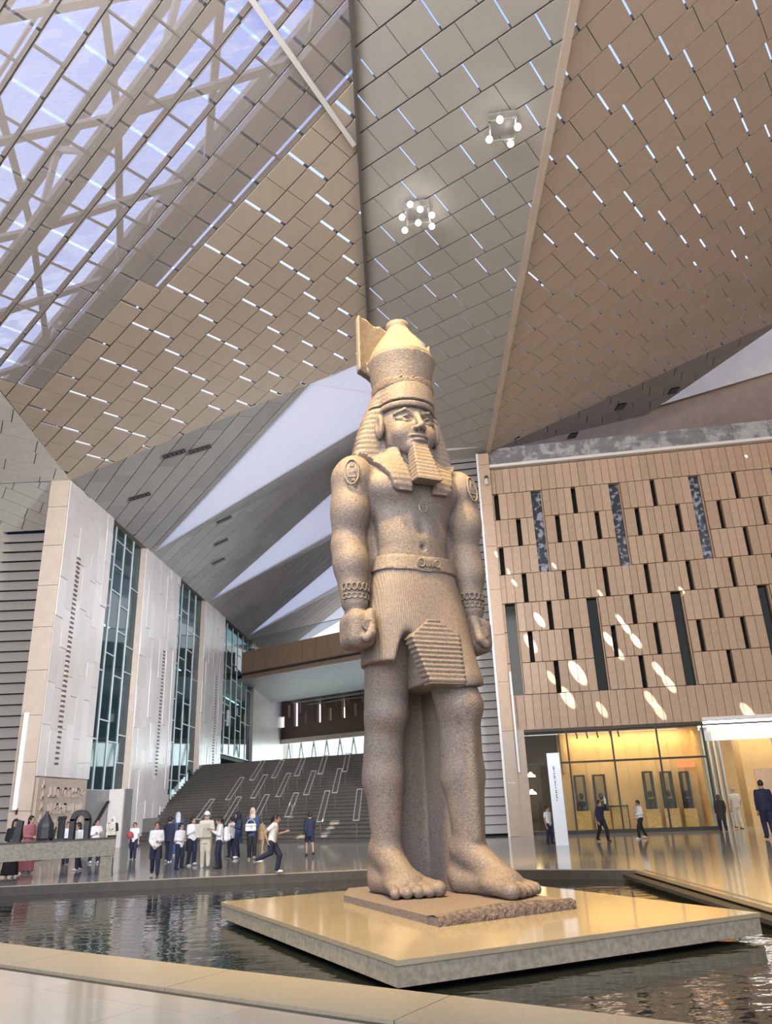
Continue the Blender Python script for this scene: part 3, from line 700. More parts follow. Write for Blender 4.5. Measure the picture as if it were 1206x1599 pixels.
rt = struct('ceiling_link', wp(-2.5, 17.5, -1)); MB().box(wp(-2.6, 17.75, -1.6), (4.6, 4.2, .1), WAX).build('soffit', 'panel_slab', rt)
# the hall is closed on the far right
rt = struct('wall_far_right', (24, 12, 0)); MB().span((24, -8.4, 0), (24.3, 33, 26)).build('wall_face', 'plank_brown', rt)
# ------------------------------------------------ floor, pool, plinth
kd = np.array([.832, -.555, 0]); kn = np.array([.555, .832, 0])        # along / across the near kerb
NE = np.array([-5.4, 11.53, 0.])
def near(x, off=0.): return np.array([x, NE[1] + (x - NE[0]) * kd[1] / kd[0], 0]) - kn * off
FLp, FMp, FCp = np.array([-15, 19.7, 0]), np.array([-.71, 21.0, 0]), np.array([5.29, 18.32, 0])
XR = 5.5
rt = struct('floor', (0, 30, 0), 'polished pale stone floor of the hall')
dn = np.array([0, 0, -.5])
for P in ([(-40, 17.4, 0), FLp, FMp, (-.71, 95, 0), (-40, 95, 0)], [FMp, FCp, (60, 18.32, 0), (60, 95, 0), (-.71, 95, 0)], [FCp, near(XR), (XR, -14, 0), (60, -14, 0), (60, 18.32, 0)], [(-40, -14, 0), (-15, -14, 0), FLp, (-40, 17.4, 0)]):
    MB().prism(P, dn).build('paving', 'stone_floor', rt)
a, b = near(-15, 1.06), near(XR, 1.06)
facet(rt, [a - (0, 0, .06), b - (0, 0, .06), (XR, -4, -.06), (-15, -4, -.06)], kd, 2.4, 1.2, ['stone_floor'], gap_end=.006, gap_strip=.006, gap_mid=.006, per=2, back='none', thick=.06)
MB().prism([(-15, -14, -.08), (XR, -14, -.08), near(XR, 1.12) - (0, 0, .08), near(-15, 1.12) - (0, 0, .08)], (0, 0, -.4)).build('sub_floor', 'groove', rt)
# near kerb of single slabs with a groove behind it
rt = struct('floor_kerb', near(-3, .4), 'sand coloured kerb slabs along the near pool edge'); x = -15
while x < XR:
    x1 = min(x + 2.2, XR); MB().prism([near(x + .004), near(x + .004, .88), near(x1 - .004, .88), near(x1 - .004)], (0, 0, -.5)).build('slab', 'stone_kerb', rt); x = x1
MB().prism([near(-15, .885) - (0, 0, .03), near(-15, 1.055) - (0, 0, .03), near(XR, 1.055) - (0, 0, .03), near(XR, .885) - (0, 0, .03)], (0, 0, -.05)).build('groove_shade', 'groove', rt)  # dark strip laid in the groove, shade put into its colour
rt = struct('floor_pool', (-3, 13, -.6)); P = [near(-15), near(XR), FCp, FMp, FLp]
MB().prism([np.array(p) - (0, 0, .55) for p in P], (0, 0, -.05)).build('bed', 'pool_bed', rt)
for a, b in ((FLp, FMp), (FMp, FCp), (FCp, near(XR)), (near(-15), FLp)):
    d = (b - a) / np.linalg.norm(b - a); MB().bar(a + (0, 0, -.27), b + (0, 0, -.27), .10, .5).build('rim_face', 'stone_dark', rt)
d = near(XR) - FCp; d /= np.linalg.norm(d); w = np.array([d[1], -d[0], 0]); w = w if w[0] < 0 else -w
MB().bar(FCp + w * .35 + (0, 0, -.12), near(XR) + w * .35 + (0, 0, -.12), .22, .06).build('gutter', 'groove', rt)
MB().bar(FCp + w * .15 + (0, 0, -.03), near(XR) + w * .15 + (0, 0, -.03), .12, .06).build('edge_strip', 'stone_slab', rt)
wt = MB().prism([np.array(p) - (0, 0, .21) for p in P], (0, 0, -.02)).build('water', 'water'); tag(wt, 'dark rippled water of the pool around the statue', 'water', kind='stuff')
# plinth slab
pL, pF, pR = fl(345, 1408, .1), fl(620, 1500, .1), fl(1187, 1425, .1); pB = pL + pR - pF
o = empty('plinth', (1.2, 12.5, -.5)); cen = (pL + pF + pR + pB) / 4
MB().prism([pF, pR, pB, pL], (0, 0, -.05)).build('top', 'stone_slab', o)
MB().prism([q + (cen - q) * .004 - (0, 0, .052) for q in (pF, pR, pB, pL)], (0, 0, -.19)).build('body', 'stone_bench', o)
MB().prism([q + (cen - q) * .15 - (0, 0, .24) for q in (pF, pR, pB, pL)], (0, 0, -.45)).build('foot', 'stone_dark', o)
tag(o, 'broad polished square stone plinth standing in the pool', 'plinth')

# ------------------------------------------------ stone bench with dark models on it
bl = fl(166, 1367); zb = 0.0
bt = pl(176, 1309, (0, bl[1], 0), (0, 1, 0))[2]; tb = bt - .42
lft = pl(0, 1318, (0, 0, bt), (0, 0, 1)); bd = lft - np.array([bl[0], bl[1], bt]); bd[2] = 0; bd /= np.linalg.norm(bd); bn = np.array([-bd[1], bd[0], 0])
BAX = (bd, bn, np.array([0, 0, 1.])); B0 = np.array([bl[0] + .12, bl[1] + .1, 0])
o = empty('stone_bench', B0 + bd * 2.5)
MB().box(B0 + bd * 3.0 + (0, 0, (bt + tb) / 2), (6.0, .55, bt - tb), BAX).build('seat', 'stone_bench', o)
for k in (.2, 5.7): MB().box(B0 + bd * k + (0, 0, tb / 2), (.3, .5, tb), BAX).build('leg', 'stone_bench', o)
MB().box(B0 + bd * 3.0 + (0, 0, bt + .012), (6.0, .6, .024), BAX).build('cap', 'stone_dark', o)
tag(o, 'long dark stone bench at the far pool edge', 'bench')
mat('model_dark', (.030, .034, .040), .5, noise=(12, (.045, .05, .055)))
def onbench(px): 
    P = pl(px, 1312, B0, bn); return P[:2]
z0 = bt + .024
p = onbench(69); o = empty('tower_model', (p[0], p[1], z0)); mb = MB()
MB().box((0, 0, .03), (.34, .2, .06)).build('foot', 'model_dark', o, local=True)
MB().lathe((0, 0, .06), [(.22, 0), (.22, .28), (.20, .36), (.05, .60), (.035, .66)], 8).build('shaft', 'model_dark', o, local=True)
tag(o, 'dark pointed tower model standing on the stone bench', 'model')
p = onbench(94); o = empty('pylon_model', (p[0], p[1], z0)); MB().lathe((0, 0, 0), [(.10, 0), (.10, .50), (.12, .52), (.12, .58)], 4).build('shaft', 'model_dark', o, local=True); MB().box((0, 0, .015), (.3, .25, .03)).build('foot', 'model_dark', o, local=True)
tag(o, 'dark square pylon model on the stone bench behind a boy', 'model')
p = onbench(123); o = empty('gateway_model', (p[0], p[1], z0)); mb = MB()
for s in (-1, 1): MB().box((s * .2, 0, .25), (.13, .16, .5)).build('pier', 'model_dark', o, local=True)
arc = [(.265 * math.cos(t), .45 + .28 * math.sin(t)) for t in np.linspace(0, math.pi, 9)]; inn = [(.135 * math.cos(t), .45 + .14 * math.sin(t)) for t in np.linspace(math.pi, 0, 9)]
for i in range(8):
    a, b = arc[i], arc[i + 1]; c, d = inn[7 - i], inn[8 - i]
    mb.prism([(a[0], -.08, a[1]), (b[0], -.08, b[1]), (c[0], -.08, c[1]), (d[0], -.08, d[1])], (0, .16, 0))
mb.build('arch', 'model_dark', o, local=True)
tag(o, 'dark round arched gateway model on the stone bench', 'model')
p = onbench(82.5); o = empty('hook_model', (p[0], p[1], z0)); MB().tube((0, 0, 0), (.02, 0, .26), .035).build('stem', 'model_dark', o, local=True); MB().tube((.02, 0, .25), (.06, 0, .31), .025).build('crook', 'model_dark', o, local=True)
tag(o, 'small dark crooked post on the bench beside the tower model', 'model')
p = onbench(24); o = empty('slab_model', (p[0], p[1], z0)); MB().prism([(-.09, -.05, 0), (.12, -.05, 0), (.16, -.05, .5), (.02, -.05, .54)], (0, .1, 0)).build('shaft', 'model_dark', o, local=True); MB().box((0, 0, .01), (.26, .2, .02)).build('foot', 'model_dark', o, local=True)
tag(o, 'dark leaning slab model on the bench beside the woman in black', 'model')

# ------------------------------------------------ shop behind the right wall
mat('shop_ceiling', (.55, .46, .33), .7); mat('shop_dark', (.06, .045, .035), .6); mat('bust_dark', (.02, .02, .022), .35)
rt = struct('wall_shop', wp(4, 0, -3.2), 'warm timber back wall of the shop behind the glass')
MB().box(wp(4.6, 2.1, -3.3), (6.2, .2, 4.2), WAX).build('back_panel', 'wood_gold', rt)
MB().box(wp(.6, 2.1, -3.35), (2.0, .2, 4.2), WAX).build('dark_panel', 'shop_dark', rt)
MB().box(wp(1.65, 3.3, -2.5), (.12, 1.6, 1.7), WAX).build('return_panel', 'wood_gold', rt)
MB().box(wp(3.6, 4.32, -1.9), (8.0, 3.4, .15), WAX).build('shop_ceiling', 'shop_ceiling', rt)
MB().box(wp(3.6, .02, -1.75), (8.0, 3.2, .04), WAX).build('shop_floor', 'wood_gold', rt)
MB().box(wp(-.35, 2.1, -1.8), (.1, 3.4, 4.2), WAX).build('side_panel', 'shop_dark', rt)
MB().box(wp(7.55, 2.1, -2.6), (.1, 1.8, 4.2), WAX).build('end_panel', 'wood_gold', rt)
for s in np.arange(2.1, 7.3, .62): MB().box(wp(s, 2.1, -3.185), (.03, .03, 4.2), WAX).build('joint_strip', 'wood_gold', rt)
rt = struct('window_7', wp(3.7, 0), 'shop window with black frame bars and four wide bays')
for k in range(5): MB().box(wp(-.05 + 1.862 * k, 2.1, -.02), (.07, .09, 4.2), WAX).build('post', 'frame_black', rt)
for z, h in ((4.17, .09), (2.82, .08), (.07, .16)): MB().box(wp(3.67, z, -.02), (7.5, .10, h), WAX).build('bar', 'frame_black', rt)
for k in range(4):
    for z0_, z1_ in ((.15, 2.78), (2.86, 4.12)): MB().box(wp(.88 + 1.862 * k, (z0_ + z1_) / 2, -.02), (1.78, .02, z1_ - z0_), WAX).build('pane', 'glass_clear', rt)
def case(px0, px1, py0, py1, words, bust=True):
    D = -2.75; A = pl(px0, py0, wp(0, 0, D), wn); B = pl(px1, py1, wp(0, 0, D), wn); s0, s1 = (A - wp(0, 0, D)) @ wd, (B - wp(0, 0, D)) @ wd; z1, z0 = A[2], B[2]; c = (s0 + s1) / 2; w = s1 - s0
    o = empty('display_case', wp(c, 0, D))
    for s in (s0, s1):
        for d in (D + .2, D - .2): MB().box(wp(s, (z0 + z1) / 2, d), (.07, .07, z1 - z0), WAX).build('upright', 'frame_black', o)
    for z in (z0, z1): MB().box(wp(c, z, D), (w + .07, .45, .07), WAX).build('frame', 'frame_black', o)
    MB().box(wp(c, (z0 + .05) / 2, D), (w + .25, .5, z0 - .05), WAX).build('plinth', 'gold_relief', o)
    MB().box(wp(c, (z0 + z1) / 2, D + .21), (w, .01, z1 - z0), WAX).build('pane', 'glass_clear', o)
    tag(o, words, 'display case', 'display cases in the shop')
    if bust:
        b = empty('bust', wp(c, z0 + .025, D)); cc = wp(c, z0 + .025, D)
        MB().lathe(cc, [(.10, 0), (.12, .05), (.06, .10), (.20, .22), (.22, .32), (.07, .42), (.06, .48)], 12).build('shoulders', 'bust_dark', b, smooth=True)
        MB().ball(cc + (0, 0, .60), (.10, .11, .14)).build('head', 'bust_dark', b, smooth=True); MB().ring(cc + (0, 0, .38), (0, .3, 1), (1, 0, 0), .13, .03).build('collar', 'glow_warm' if False else 'gold_relief', b)
        tag(b, 'dark bust with gold collar inside the ' + words.replace('black framed ', ''), 'bust', 'busts in the shop cases')
case(897, 918, 1212, 1266, 'black framed display case nearest the white totem')
case(926, 950, 1211, 1266, 'black framed display case second from the white totem')
case(1004, 1025, 1206, 1263, 'black framed display case above the walking boy in white')
case(1032, 1055, 1206, 1262, 'black framed display case second from the glass end')
case(1062, 1082, 1206, 1262, 'black framed display case at the glass end of the shop')
D = -1.9; s0 = (pl(957, 1290, wp(0, 0, D), wn) - wp(0, 0, D)) @ wd
o = empty('shop_counter', wp(s0 + .35, 0, D)); MB().box(wp(s0 + .35, .5, D), (.72, .5, .96), WAX).build('body', 'gold_relief', o); MB().box(wp(s0 + .35, 1.0, D), (.8, .55, .05), WAX).build('top', 'frame_black', o)
for s in (s0 - .01, s0 + .71): MB().box(wp(s, .55, D + .26), (.04, .04, 1.0), WAX).build('corner_post', 'frame_black', o)
tag(o, 'small gold relief counter with black frame in the shop middle', 'counter')
for i, (px, py) in enumerate(((829, 1211), (831, 1238))):
    P = pl(px, py, wp(0, 0, -2.2), wn); o = empty('pendant_lamp', P)
    MB().lathe(P - (0, 0, .06), [(.22, 0), (.20, .05), (.08, .14), (.05, .2)], 12).build('shade', 'glow_warm', o); MB().tube(P + (0, 0, .14), (P[0], P[1], 4.24 if i == 0 else P[2] + .5), .012, n=5).build('cord', 'frame_black', o)
    tag(o, ('upper' if i == 0 else 'lower') + ' glowing pendant lamp in the dark end of the shop', 'pendant lamp', 'pendant lamps in the shop')
o = empty('track_light', wp(3.3, 3.9, -1.2))
MB().box(wp(3.3, 4.14, -1.2), (2.6, .05, .05), WAX).build('rail', 'frame_black', o)
for s in (2.3, 2.75, 3.2, 3.75, 4.1): MB().tube(wp(s, 4.12, -1.2), wp(s + .04, 3.84, -1.25), .035, n=6).build('spot_head', 'frame_black', o)
tag(o, 'black track of small spot heads under the shop ceiling', 'track light')
lamp('shop_cove', 'AREA', wp(4.6, 4.1, -2.6), wp(4.6, 2.0, -3.3), 95, (1, .76, .42), shape='RECTANGLE', size=5.4, size_y=.25)
lamp('shop_fill', 'AREA', wp(3.8, 4.15, -1.0), wp(3.8, 0, -1.6), 60, (1, .80, .50), shape='RECTANGLE', size=6.0, size_y=.4)
# ------------------------------------------------ entrance hall right of the shop
rt = struct('wall_entrance', wp(11, 0, -5))
MB().box(wp(11.5, 2.1, -7.2), (9, .2, 4.3), WAX).build('back_panel', 'wood_gold', rt)
MB().box(wp(11.5, 4.3, -3.4), (8.2, 7.4, .12), WAX).build('entrance_ceiling', 'white_paint', rt)
MB().box(wp(9.9, 1.95, -2.6), (1.35, 1.2, 3.9), WAX).build('timber_block', 'wood_gold', rt)
MB().box(wp(10.05, 1.15, -1.98), (.8, .04, 2.3), WAX).build('timber_door', 'plank_brown', rt)
MB().box(wp(12.6, 1.9, -2.2), (1.2, 1.2, 3.8), WAX).build('timber_block', 'wood_gold', rt)
for k in range(4): MB().box(wp(7.95 + .35 * k, 1.9, -3.2 - .5 * k), (.07, .4, 3.8), WAX).build('upright', 'mullion', rt)
for k, d in enumerate((-.6, -2.6, -4.6)):
    MB().box(wp(11, 4.20, d), (6.8, .28 if k else .5, .06), WAX).build('light_strip', 'glow_white', rt)
MB().box(wp(11, 3.75, -1.0), (7.0, .10, .55), WAX).build('fascia', 'white_paint', rt)
MB().box(wp(7.7, 1.9, -1.1), (.04, 2.0, 3.8), WAX).build('glass_return', 'glass_clear', rt)
MB().box(wp(7.05, 2.65, -2.8), (.75, .06, .32), WAX).build('copper_sign', 'copper_sign', rt)
lamp('entrance_light', 'AREA', wp(10.8, 4.05, -1.6), wp(10.8, 0, -1.8), 90, (1, .86, .62), shape='RECTANGLE', size=6, size_y=1.5)

# totem sign
tb_ = fl(879, 1320); o = empty('totem_sign', tb_)
ht = pl(862, 1176, (0, tb_[1], 0), (0, 1, 0))[2]
ta = math.radians(-18); TAX = (np.array([math.cos(ta), math.sin(ta), 0]), np.array([-math.sin(ta), math.cos(ta), 0]), np.array([0, 0, 1.]))
MB().box(tb_ + (0, 0, ht / 2), (.42, .14, ht), TAX).build('slab', 'totem_white', o)
mat('letter_blue', (.12, .17, .22), .6); rnd = random.Random(3); z = ht - .45; mb = MB()
while z > ht - 1.55:
    h = rnd.choice((.035, .05, .06)); w = rnd.choice((.03, .045, .06)); mb.box(tb_ + TAX[0] * (-.02 + .012 * rnd.random()) - TAX[1] * .072 + (0, 0, z), (w, .006, h), TAX); z -= h + .025
mb.build('lettering', 'letter_blue', o)
tag(o, 'tall white totem sign with a column of small vertical lettering', 'sign')

# ------------------------------------------------ lamp clusters under the middle ceiling
def cluster(P, spots, words, energy, target, n=nB):
    o = empty('lamp_cluster', P - np.array([0, 0, .9])); c = P - n * .35
    MB().box(c + n * .26, (.8, .8, .06), (wd, -wn, n)).build('mount', 'grey_metal', o)
    for dx, dy in spots:
        a = c + wd * dx * 1.4 - wn * dy * 1.4
        MB().tube(a + n * .2, a - n * .05, .03, n=6).build('stem', 'grey_metal', o); MB().ball(a - n * .16, .10).build('globe', 'glow_lamp', o, smooth=True)
    for k in (-.36, .36):
        MB().bar(c + wd * k - wn * .4, c + wd * k + wn * .4, .04, .04).build('frame_bar', 'grey_metal', o); MB().bar(c - wn * k - wd * .4, c - wn * k + wd * .4, .04, .04).build('frame_bar', 'grey_metal', o)
    if words: tag(o, words, 'lamp cluster', 'ceiling lamp clusters')
    lamp('cluster_light', 'SPOT', c - n * .5, target, energy, (1, .63, .17), spot_size=math.radians(46), spot_blend=.7, shadow_soft_size=.35)
SX, SY = .42, 13.5
L1, L2 = pl(653, 325, P2, nB), pl(785, 190, P2, nB)
cluster(L1, [(-.34, .30), (-.34, -.14), (0, .12), (.3, .3), (.34, -.06), (.1, -.3), (-.1, -.5)], 'cluster of seven glowing globes under the middle ceiling, above the crown', 1800, (SX, SY, 3))
cluster(L2, [(-.28, .1), (.15, .3), (.3, -.1), (-.05, -.35)], 'cluster of four glowing globes higher on the middle ceiling', 2500, (SX, SY, 3))
# assumed clusters of the same lamps, unseen above the viewer, light the statue
fr = ptB(2.2, 6.0); cluster(fr, [(-.3, .3), (-.3, -.1), (.1, .1), (.3, -.3)], 'assumed unseen cluster of globes over the front of the pool, closest to the viewer', 7000, (SX + .3, SY - .6, 4))
fr = ptA(-3.0, 8.5); cluster(fr, [(-.3, .3), (-.3, -.1), (.1, .1), (.3, -.3)], 'assumed unseen cluster of globes on the left slope over the pool front', 19000, (SX + .1, SY - .3, 4.5), nA)
# added spot lamps make the sun patches on the lower steps of the stair
for px, py, k in ((523, 1284, .8), (515, 1294, .8), (508, 1302, .9), (414, 1295, .7), (452, 1277, .6), (468, 1308, .9)):
    T = pl(px, py, st(0, 0, .08), ns_); lamp('added_sun_patch_lamp', 'SPOT', T + np.array([4.0, -21.0, 16.5]), T, 110000 * k, (1, .97, .92), spot_size=.0176, spot_blend=.2, shadow_soft_size=.02)
# added spot lamps under the roof make the sun patches on the right wall
bd_ = np.array([.55, .36, -.90]); bd_ /= np.linalg.norm(bd_)
for s, z, big in ((1.2, 9.02, 1.2), (.7, 7.98, 1.3), (1.46, 6.39, .8), (2.05, 5.5, 1.2), (2.6, 6.54, 1.5), (3.43, 4.92, .8), (4.72, 8.79, .8), (4.93, 8.38, .9), (5.27, 7.78, 1.), (4.12, 7.91, 1.), (4.46, 7.28, .9), (6.01, 6.48, .9), (6.37, 5.83, 1.), (5.53, 5.2, .9), (5.79, 4.72, .9), (9.34, 4.46, 1.), (11.49, 16.0, .8), (-.03, 11.43, .9), (.25, 10.82, .7), (2.14, 11.5, .5), (7.56, 9.88, .5), (4.02, 10.04, .4), (-.8, 13.2, .8)):
    T = wp(s, z, .02); q = T - bd_ * ((17.3 - z) / -bd_[2])
    lamp('added_sun_patch_lamp', 'SPOT', q, T, 38000 * min(big, 1.), (1, .97, .92), spot_size=max(.0175, .026 * big), spot_blend=.25, shadow_soft_size=.02)
# ================================================================== carved figures: distance fields turned into meshes
def surface(V, lo, h):
    """naive surface nets on a grid of signed distances -> verts, quads"""
    nx, ny, nz = V.shape; cs = (nx - 1, ny - 1, nz - 1)
    acc = np.zeros(cs + (3,), np.float32); cnt = np.zeros(cs, np.float32)
    neg = V < 0; C = [(i, j, k) for i in (0, 1) for j in (0, 1) for k in (0, 1)]
    sl = lambda A, c: A[c[0]:c[0] + cs[0], c[1]:c[1] + cs[1], c[2]:c[2] + cs[2]]
    for a in C:
        for ax in range(3):
            if a[ax]: continue
            b = list(a); b[ax] = 1
            na, nb = sl(neg, a), sl(neg, b); x = na != nb
            if not x.any(): continue
            va, vb = sl(V, a)[x], sl(V, b)[x]; t = va / (va - vb)
            p = np.empty((t.size, 3), np.float32); p[:] = a; p[:, ax] += t
            acc[x] += p; cnt[x] += 1
    act = cnt > 0; idx = np.full(cs, -1, np.int64); idx[act] = np.arange(act.sum())
    base = np.argwhere(act); verts = (base + acc[act] / cnt[act][:, None]) * h + np.array(lo)
    Q = []
    for ax in range(3):
        o1, o2 = [(1, 2), (2, 0), (0, 1)][ax]
        A = np.take(neg, range(0, V.shape[ax] - 1), ax); B = np.take(neg, range(1, V.shape[ax]), ax)
        w = np.argwhere(A != B)
        w = w[(w[:, o1] > 0) & (w[:, o2] > 0) & (w[:, o1] < V.shape[o1] - 1) & (w[:, o2] < V.shape[o2] - 1)]
        if not len(w): continue
        f = A[tuple(w.T)]; q = []
        for d1, d2 in ((1, 1), (0, 1), (0, 0), (1, 0)):
            c = w.copy(); c[:, o1] -= d1; c[:, o2] -= d2; q.append(idx[tuple(c.T)])
        q = np.stack(q, 1); q[~f] = q[~f][:, ::-1]; Q.append(q)
    return verts, np.concatenate(Q)
def carve(fn, lo, hi, h):
    lo = np.array(lo, np.float32); n = np.ceil((np.array(hi) - lo) / h).astype(int) + 1
    X, Y, Z = np.meshgrid(*[lo[i] + h * np.arange(n[i], dtype=np.float32) for i in range(3)], indexing='ij')
    V = fn(X, Y, Z).astype(np.float32)
    V[0], V[-1] = np.maximum(V[0], h * .1), np.maximum(V[-1], h * .1); V[:, 0] = np.maximum(V[:, 0], h * .1); V[:, -1] = np.maximum(V[:, -1], h * .1); V[:, :, 0] = np.maximum(V[:, :, 0], h * .1); V[:, :, -1] = np.maximum(V[:, :, -1], h * .1)
    return surface(V, lo, h)
def npmesh(name, verts, quads, material):
    me = bpy.data.meshes.new(name); nv, nq = len(verts), len(quads)
    me.vertices.add(nv); me.vertices.foreach_set('co', np.asarray(verts, np.float32).ravel())
    me.loops.add(nq * 4); me.loops.foreach_set('vertex_index', np.asarray(quads, np.int32).ravel())
    me.polygons.add(nq); me.polygons.foreach_set('loop_start', np.arange(0, nq * 4, 4, dtype=np.int32)); me.polygons.foreach_set('loop_total', np.full(nq, 4, np.int32))
    me.polygons.foreach_set('use_smooth', np.ones(nq, bool)); me.update(calc_edges=True); me.validate(); me.materials.append(MATS[material]); return me
def solid(name, fn, lo, hi, h, material, parent):
    v, q = carve(fn, lo, hi, h); o = bpy.data.objects.new(name, npmesh(name, v, q, material)); COL.objects.link(o); o.parent = parent; return o
# field pieces
def ell(X, Y, Z, c, r):
    x, y, z = (X - c[0]) / r[0], (Y - c[1]) / r[1], (Z - c[2]) / r[2]; k = np.sqrt(x * x + y * y + z * z); return (k - 1) * min(r)
def cone(X, Y, Z, a, b, ra, rb):
    a, b = np.array(a, float), np.array(b, float); d = b - a; L = d @ d + 1e-12
    t = np.clip(((X - a[0]) * d[0] + (Y - a[1]) * d[1] + (Z - a[2]) * d[2]) / L, 0, 1)
    return np.sqrt((X - a[0] - t * d[0]) ** 2 + (Y - a[1] - t * d[1]) ** 2 + (Z - a[2] - t * d[2]) ** 2) - (ra + (rb - ra) * t)
def rbox(X, Y, Z, c, s, r=.05):
    x, y, z = np.abs(X - c[0]) - s[0] + r, np.abs(Y - c[1]) - s[1] + r, np.abs(Z - c[2]) - s[2] + r
    return np.sqrt(np.maximum(x, 0) ** 2 + np.maximum(y, 0) ** 2 + np.maximum(z, 0) ** 2) + np.minimum(np.maximum(x, np.maximum(y, z)), 0) - r
def loft(X, Y, Z, zs, a, b, cx=0, cy=0, p=2.):
    A = np.interp(Z, zs, a); B = np.interp(Z, zs, b); CX = np.interp(Z, zs, cx) if hasattr(cx, '__len__') else cx; CY = np.interp(Z, zs, cy) if hasattr(cy, '__len__') else cy
    k = (np.abs((X - CX) / A) ** p + np.abs((Y - CY) / B) ** p) ** (1 / p); d = (k - 1) * np.minimum(A, B)
    return np.maximum(d, np.maximum(zs[0] - Z, Z - zs[-1]))
def sm(a, b, k=.1):
    h = np.clip(.5 + .5 * (b - a) / k, 0, 1); return b + (a - b) * h - k * h * (1 - h)
def sc(a, b, k=.03): return -sm(-a, b, k)          # carve b out of a

# ------------------------------------------------------------------ the colossus
TH = math.radians(25.5); ZS = .2
statue = empty('colossal_statue', (SX, SY, ZS), TH)
tag(statue, 'colossal striding granite pharaoh statue with double crown standing in the pool', 'statue')
def torso(X, Y, Z):
    d = loft(X, Y, Z, [4.9, 5.3, 5.65, 6.1, 6.55, 6.9, 7.2, 7.42, 7.6], [.76, .72, .665, .73, .88, 1.0, .98, .62, .40], [.50, .50, .45, .45, .50, .52, .46, .38, .34], 0, [0, 0, 0, 0, 0, 0, .03, .05, .05], 2.3)
    for s in (-1, 1): d = sm(d, ell(X, Y, Z, (s * .42, -.33, 6.78), (.42, .24, .27)), .16)
    d = sm(d, ell(X, Y, Z, (0, -.22, 5.85), (.50, .30, .55)), .2)
    d = sc(d, cone(X, Y, Z, (0, -.60, 5.95), (0, -.62, 6.6), .09, .07), .10)
    return sc(d, ell(X, Y, Z, (0, -.56, 5.62), (.05, .1, .07)), .03)
def arm(X, Y, Z, s):
    d = ell(X, Y, Z, (s * 1.10, .02, 7.02), (.37, .40, .44))
    d = sm(d, cone(X, Y, Z, (s * 1.16, .02, 6.95), (s * 1.20, .08, 5.75), .355, .30), .12)
    d = sm(d, ell(X, Y, Z, (s * 1.19, -.02, 6.35), (.34, .37, .45)), .12)
    d = sm(d, cone(X, Y, Z, (s * 1.20, .06, 5.65), (s * 1.17, -.08, 4.62), .32, .235), .10)
    d = sm(d, ell(X, Y, Z, (s * 1.20, -.02, 5.35), (.31, .34, .38)), .1)
    d = sm(d, rbox(X, Y, Z, (s * 1.16, -.13, 4.12), (.25, .33, .32), .17), .08)         # fist
    for k in range(3): d = sc(d, cone(X, Y, Z, (s * .86, -.33 + .16 * k, 3.76), (s * 1.48, -.33 + .16 * k, 3.76), .028, .028), .02)
    for k in range(3): d = sc(d, cone(X, Y, Z, (s * 1.42, -.33 + .16 * k, 3.78), (s * 1.42, -.33 + .16 * k, 4.12), .022, .022), .02)
    d = sm(d, cone(X, Y, Z, (s * 1.02, -.40, 4.38), (s * 1.06, -.50, 4.02), .09, .085), .03)   # thumb
    d = sm(d, cone(X, Y, Z, (s * 1.06, -.50, 4.02), (s * 1.16, -.52, 3.92), .085, .075), .02)
    return d
FEET = {-1: ((-.47, .45), (-.44, -.62), 1.), 1: ((.56, -.50), (.80, -1.62), 1.)}
def foot(X, Y, Z, s):
    (ax, ay), (tx, ty), _ = FEET[s]; f = np.array([tx - ax, ty - ay]); L = np.hypot(*f); f /= L; w = np.array([-f[1], f[0]])
    u = (X - ax) * f[0] + (Y - ay) * f[1]; v = ((X - ax) * w[0] + (Y - ay) * w[1]) * (1 if s < 0 else -1)   # v>0: towards the big toe
    d = cone(u, v, Z, (-.12, 0, .62), (L - .42, .0, .20), .27, .19)
    d = sm(d, ell(u, v, Z, (-.20, 0, .24), (.30, .25, .28)), .12)
    d = sm(d, rbox(u, v, Z, (.25, 0, .14), (.50, .26, .14), .12), .12)
    d = sm(d, ell(u, v, Z, (L - .46, .02, .16), (.30, .37, .18)), .1)
    for k in range(5):
        v0 = .29 - .153 * k; ln = (.34, .35, .31, .26, .19)[k]; r = (.118, .086, .082, .078, .074)[k]
        t = sm(cone(u, v, Z, (L - .42, v0 * .9, .15), (L - .12 + ln - .22, v0 * 1.08, .105), r * 1.05, r), ell(u, v, Z, (L - .10 + ln - .22, v0 * 1.08, r * .95), (r * 1.15, r * 1.05, r)), .03)
        d = sm(d, t, .006)
    return np.maximum(d, -Z)
def legs(X, Y, Z):
    r = cone(X, Y, Z, (-.42, .08, 4.2), (-.46, .34, 2.85), .46, .375)
    r = sm(r, ell(X, Y, Z, (-.46, .20, 2.78), (.33, .30, .30)), .12)
    r = sm(r, cone(X, Y, Z, (-.46, .40, 2.6), (-.47, .52, 1.75), .345, .355), .12)
    r = sm(r, cone(X, Y, Z, (-.47, .46, 1.75), (-.47, .45, .65), .335, .235), .12)
    r = sm(r, foot(X, Y, Z, -1), .10)
    l = cone(X, Y, Z, (.42, -.10, 4.2), (.50, -.52, 2.9), .46, .385)
    l = sm(l, ell(X, Y, Z, (.51, -.70, 2.82), (.33, .28, .30)), .12)
    l = sm(l, cone(X, Y, Z, (.52, -.50, 2.65), (.55, -.40, 1.75), .35, .365), .12)
    l = sm(l, cone(X, Y, Z, (.54, -.46, 1.75), (.56, -.50, .65), .345, .245), .12)
    l = sm(l, cone(X, Y, Z, (.50, -.80, 2.6), (.55, -.76, .8), .10, .07), .12)             # shin ridge
    l = sm(l, foot(X, Y, Z, 1), .10)
    return np.minimum(r, l)
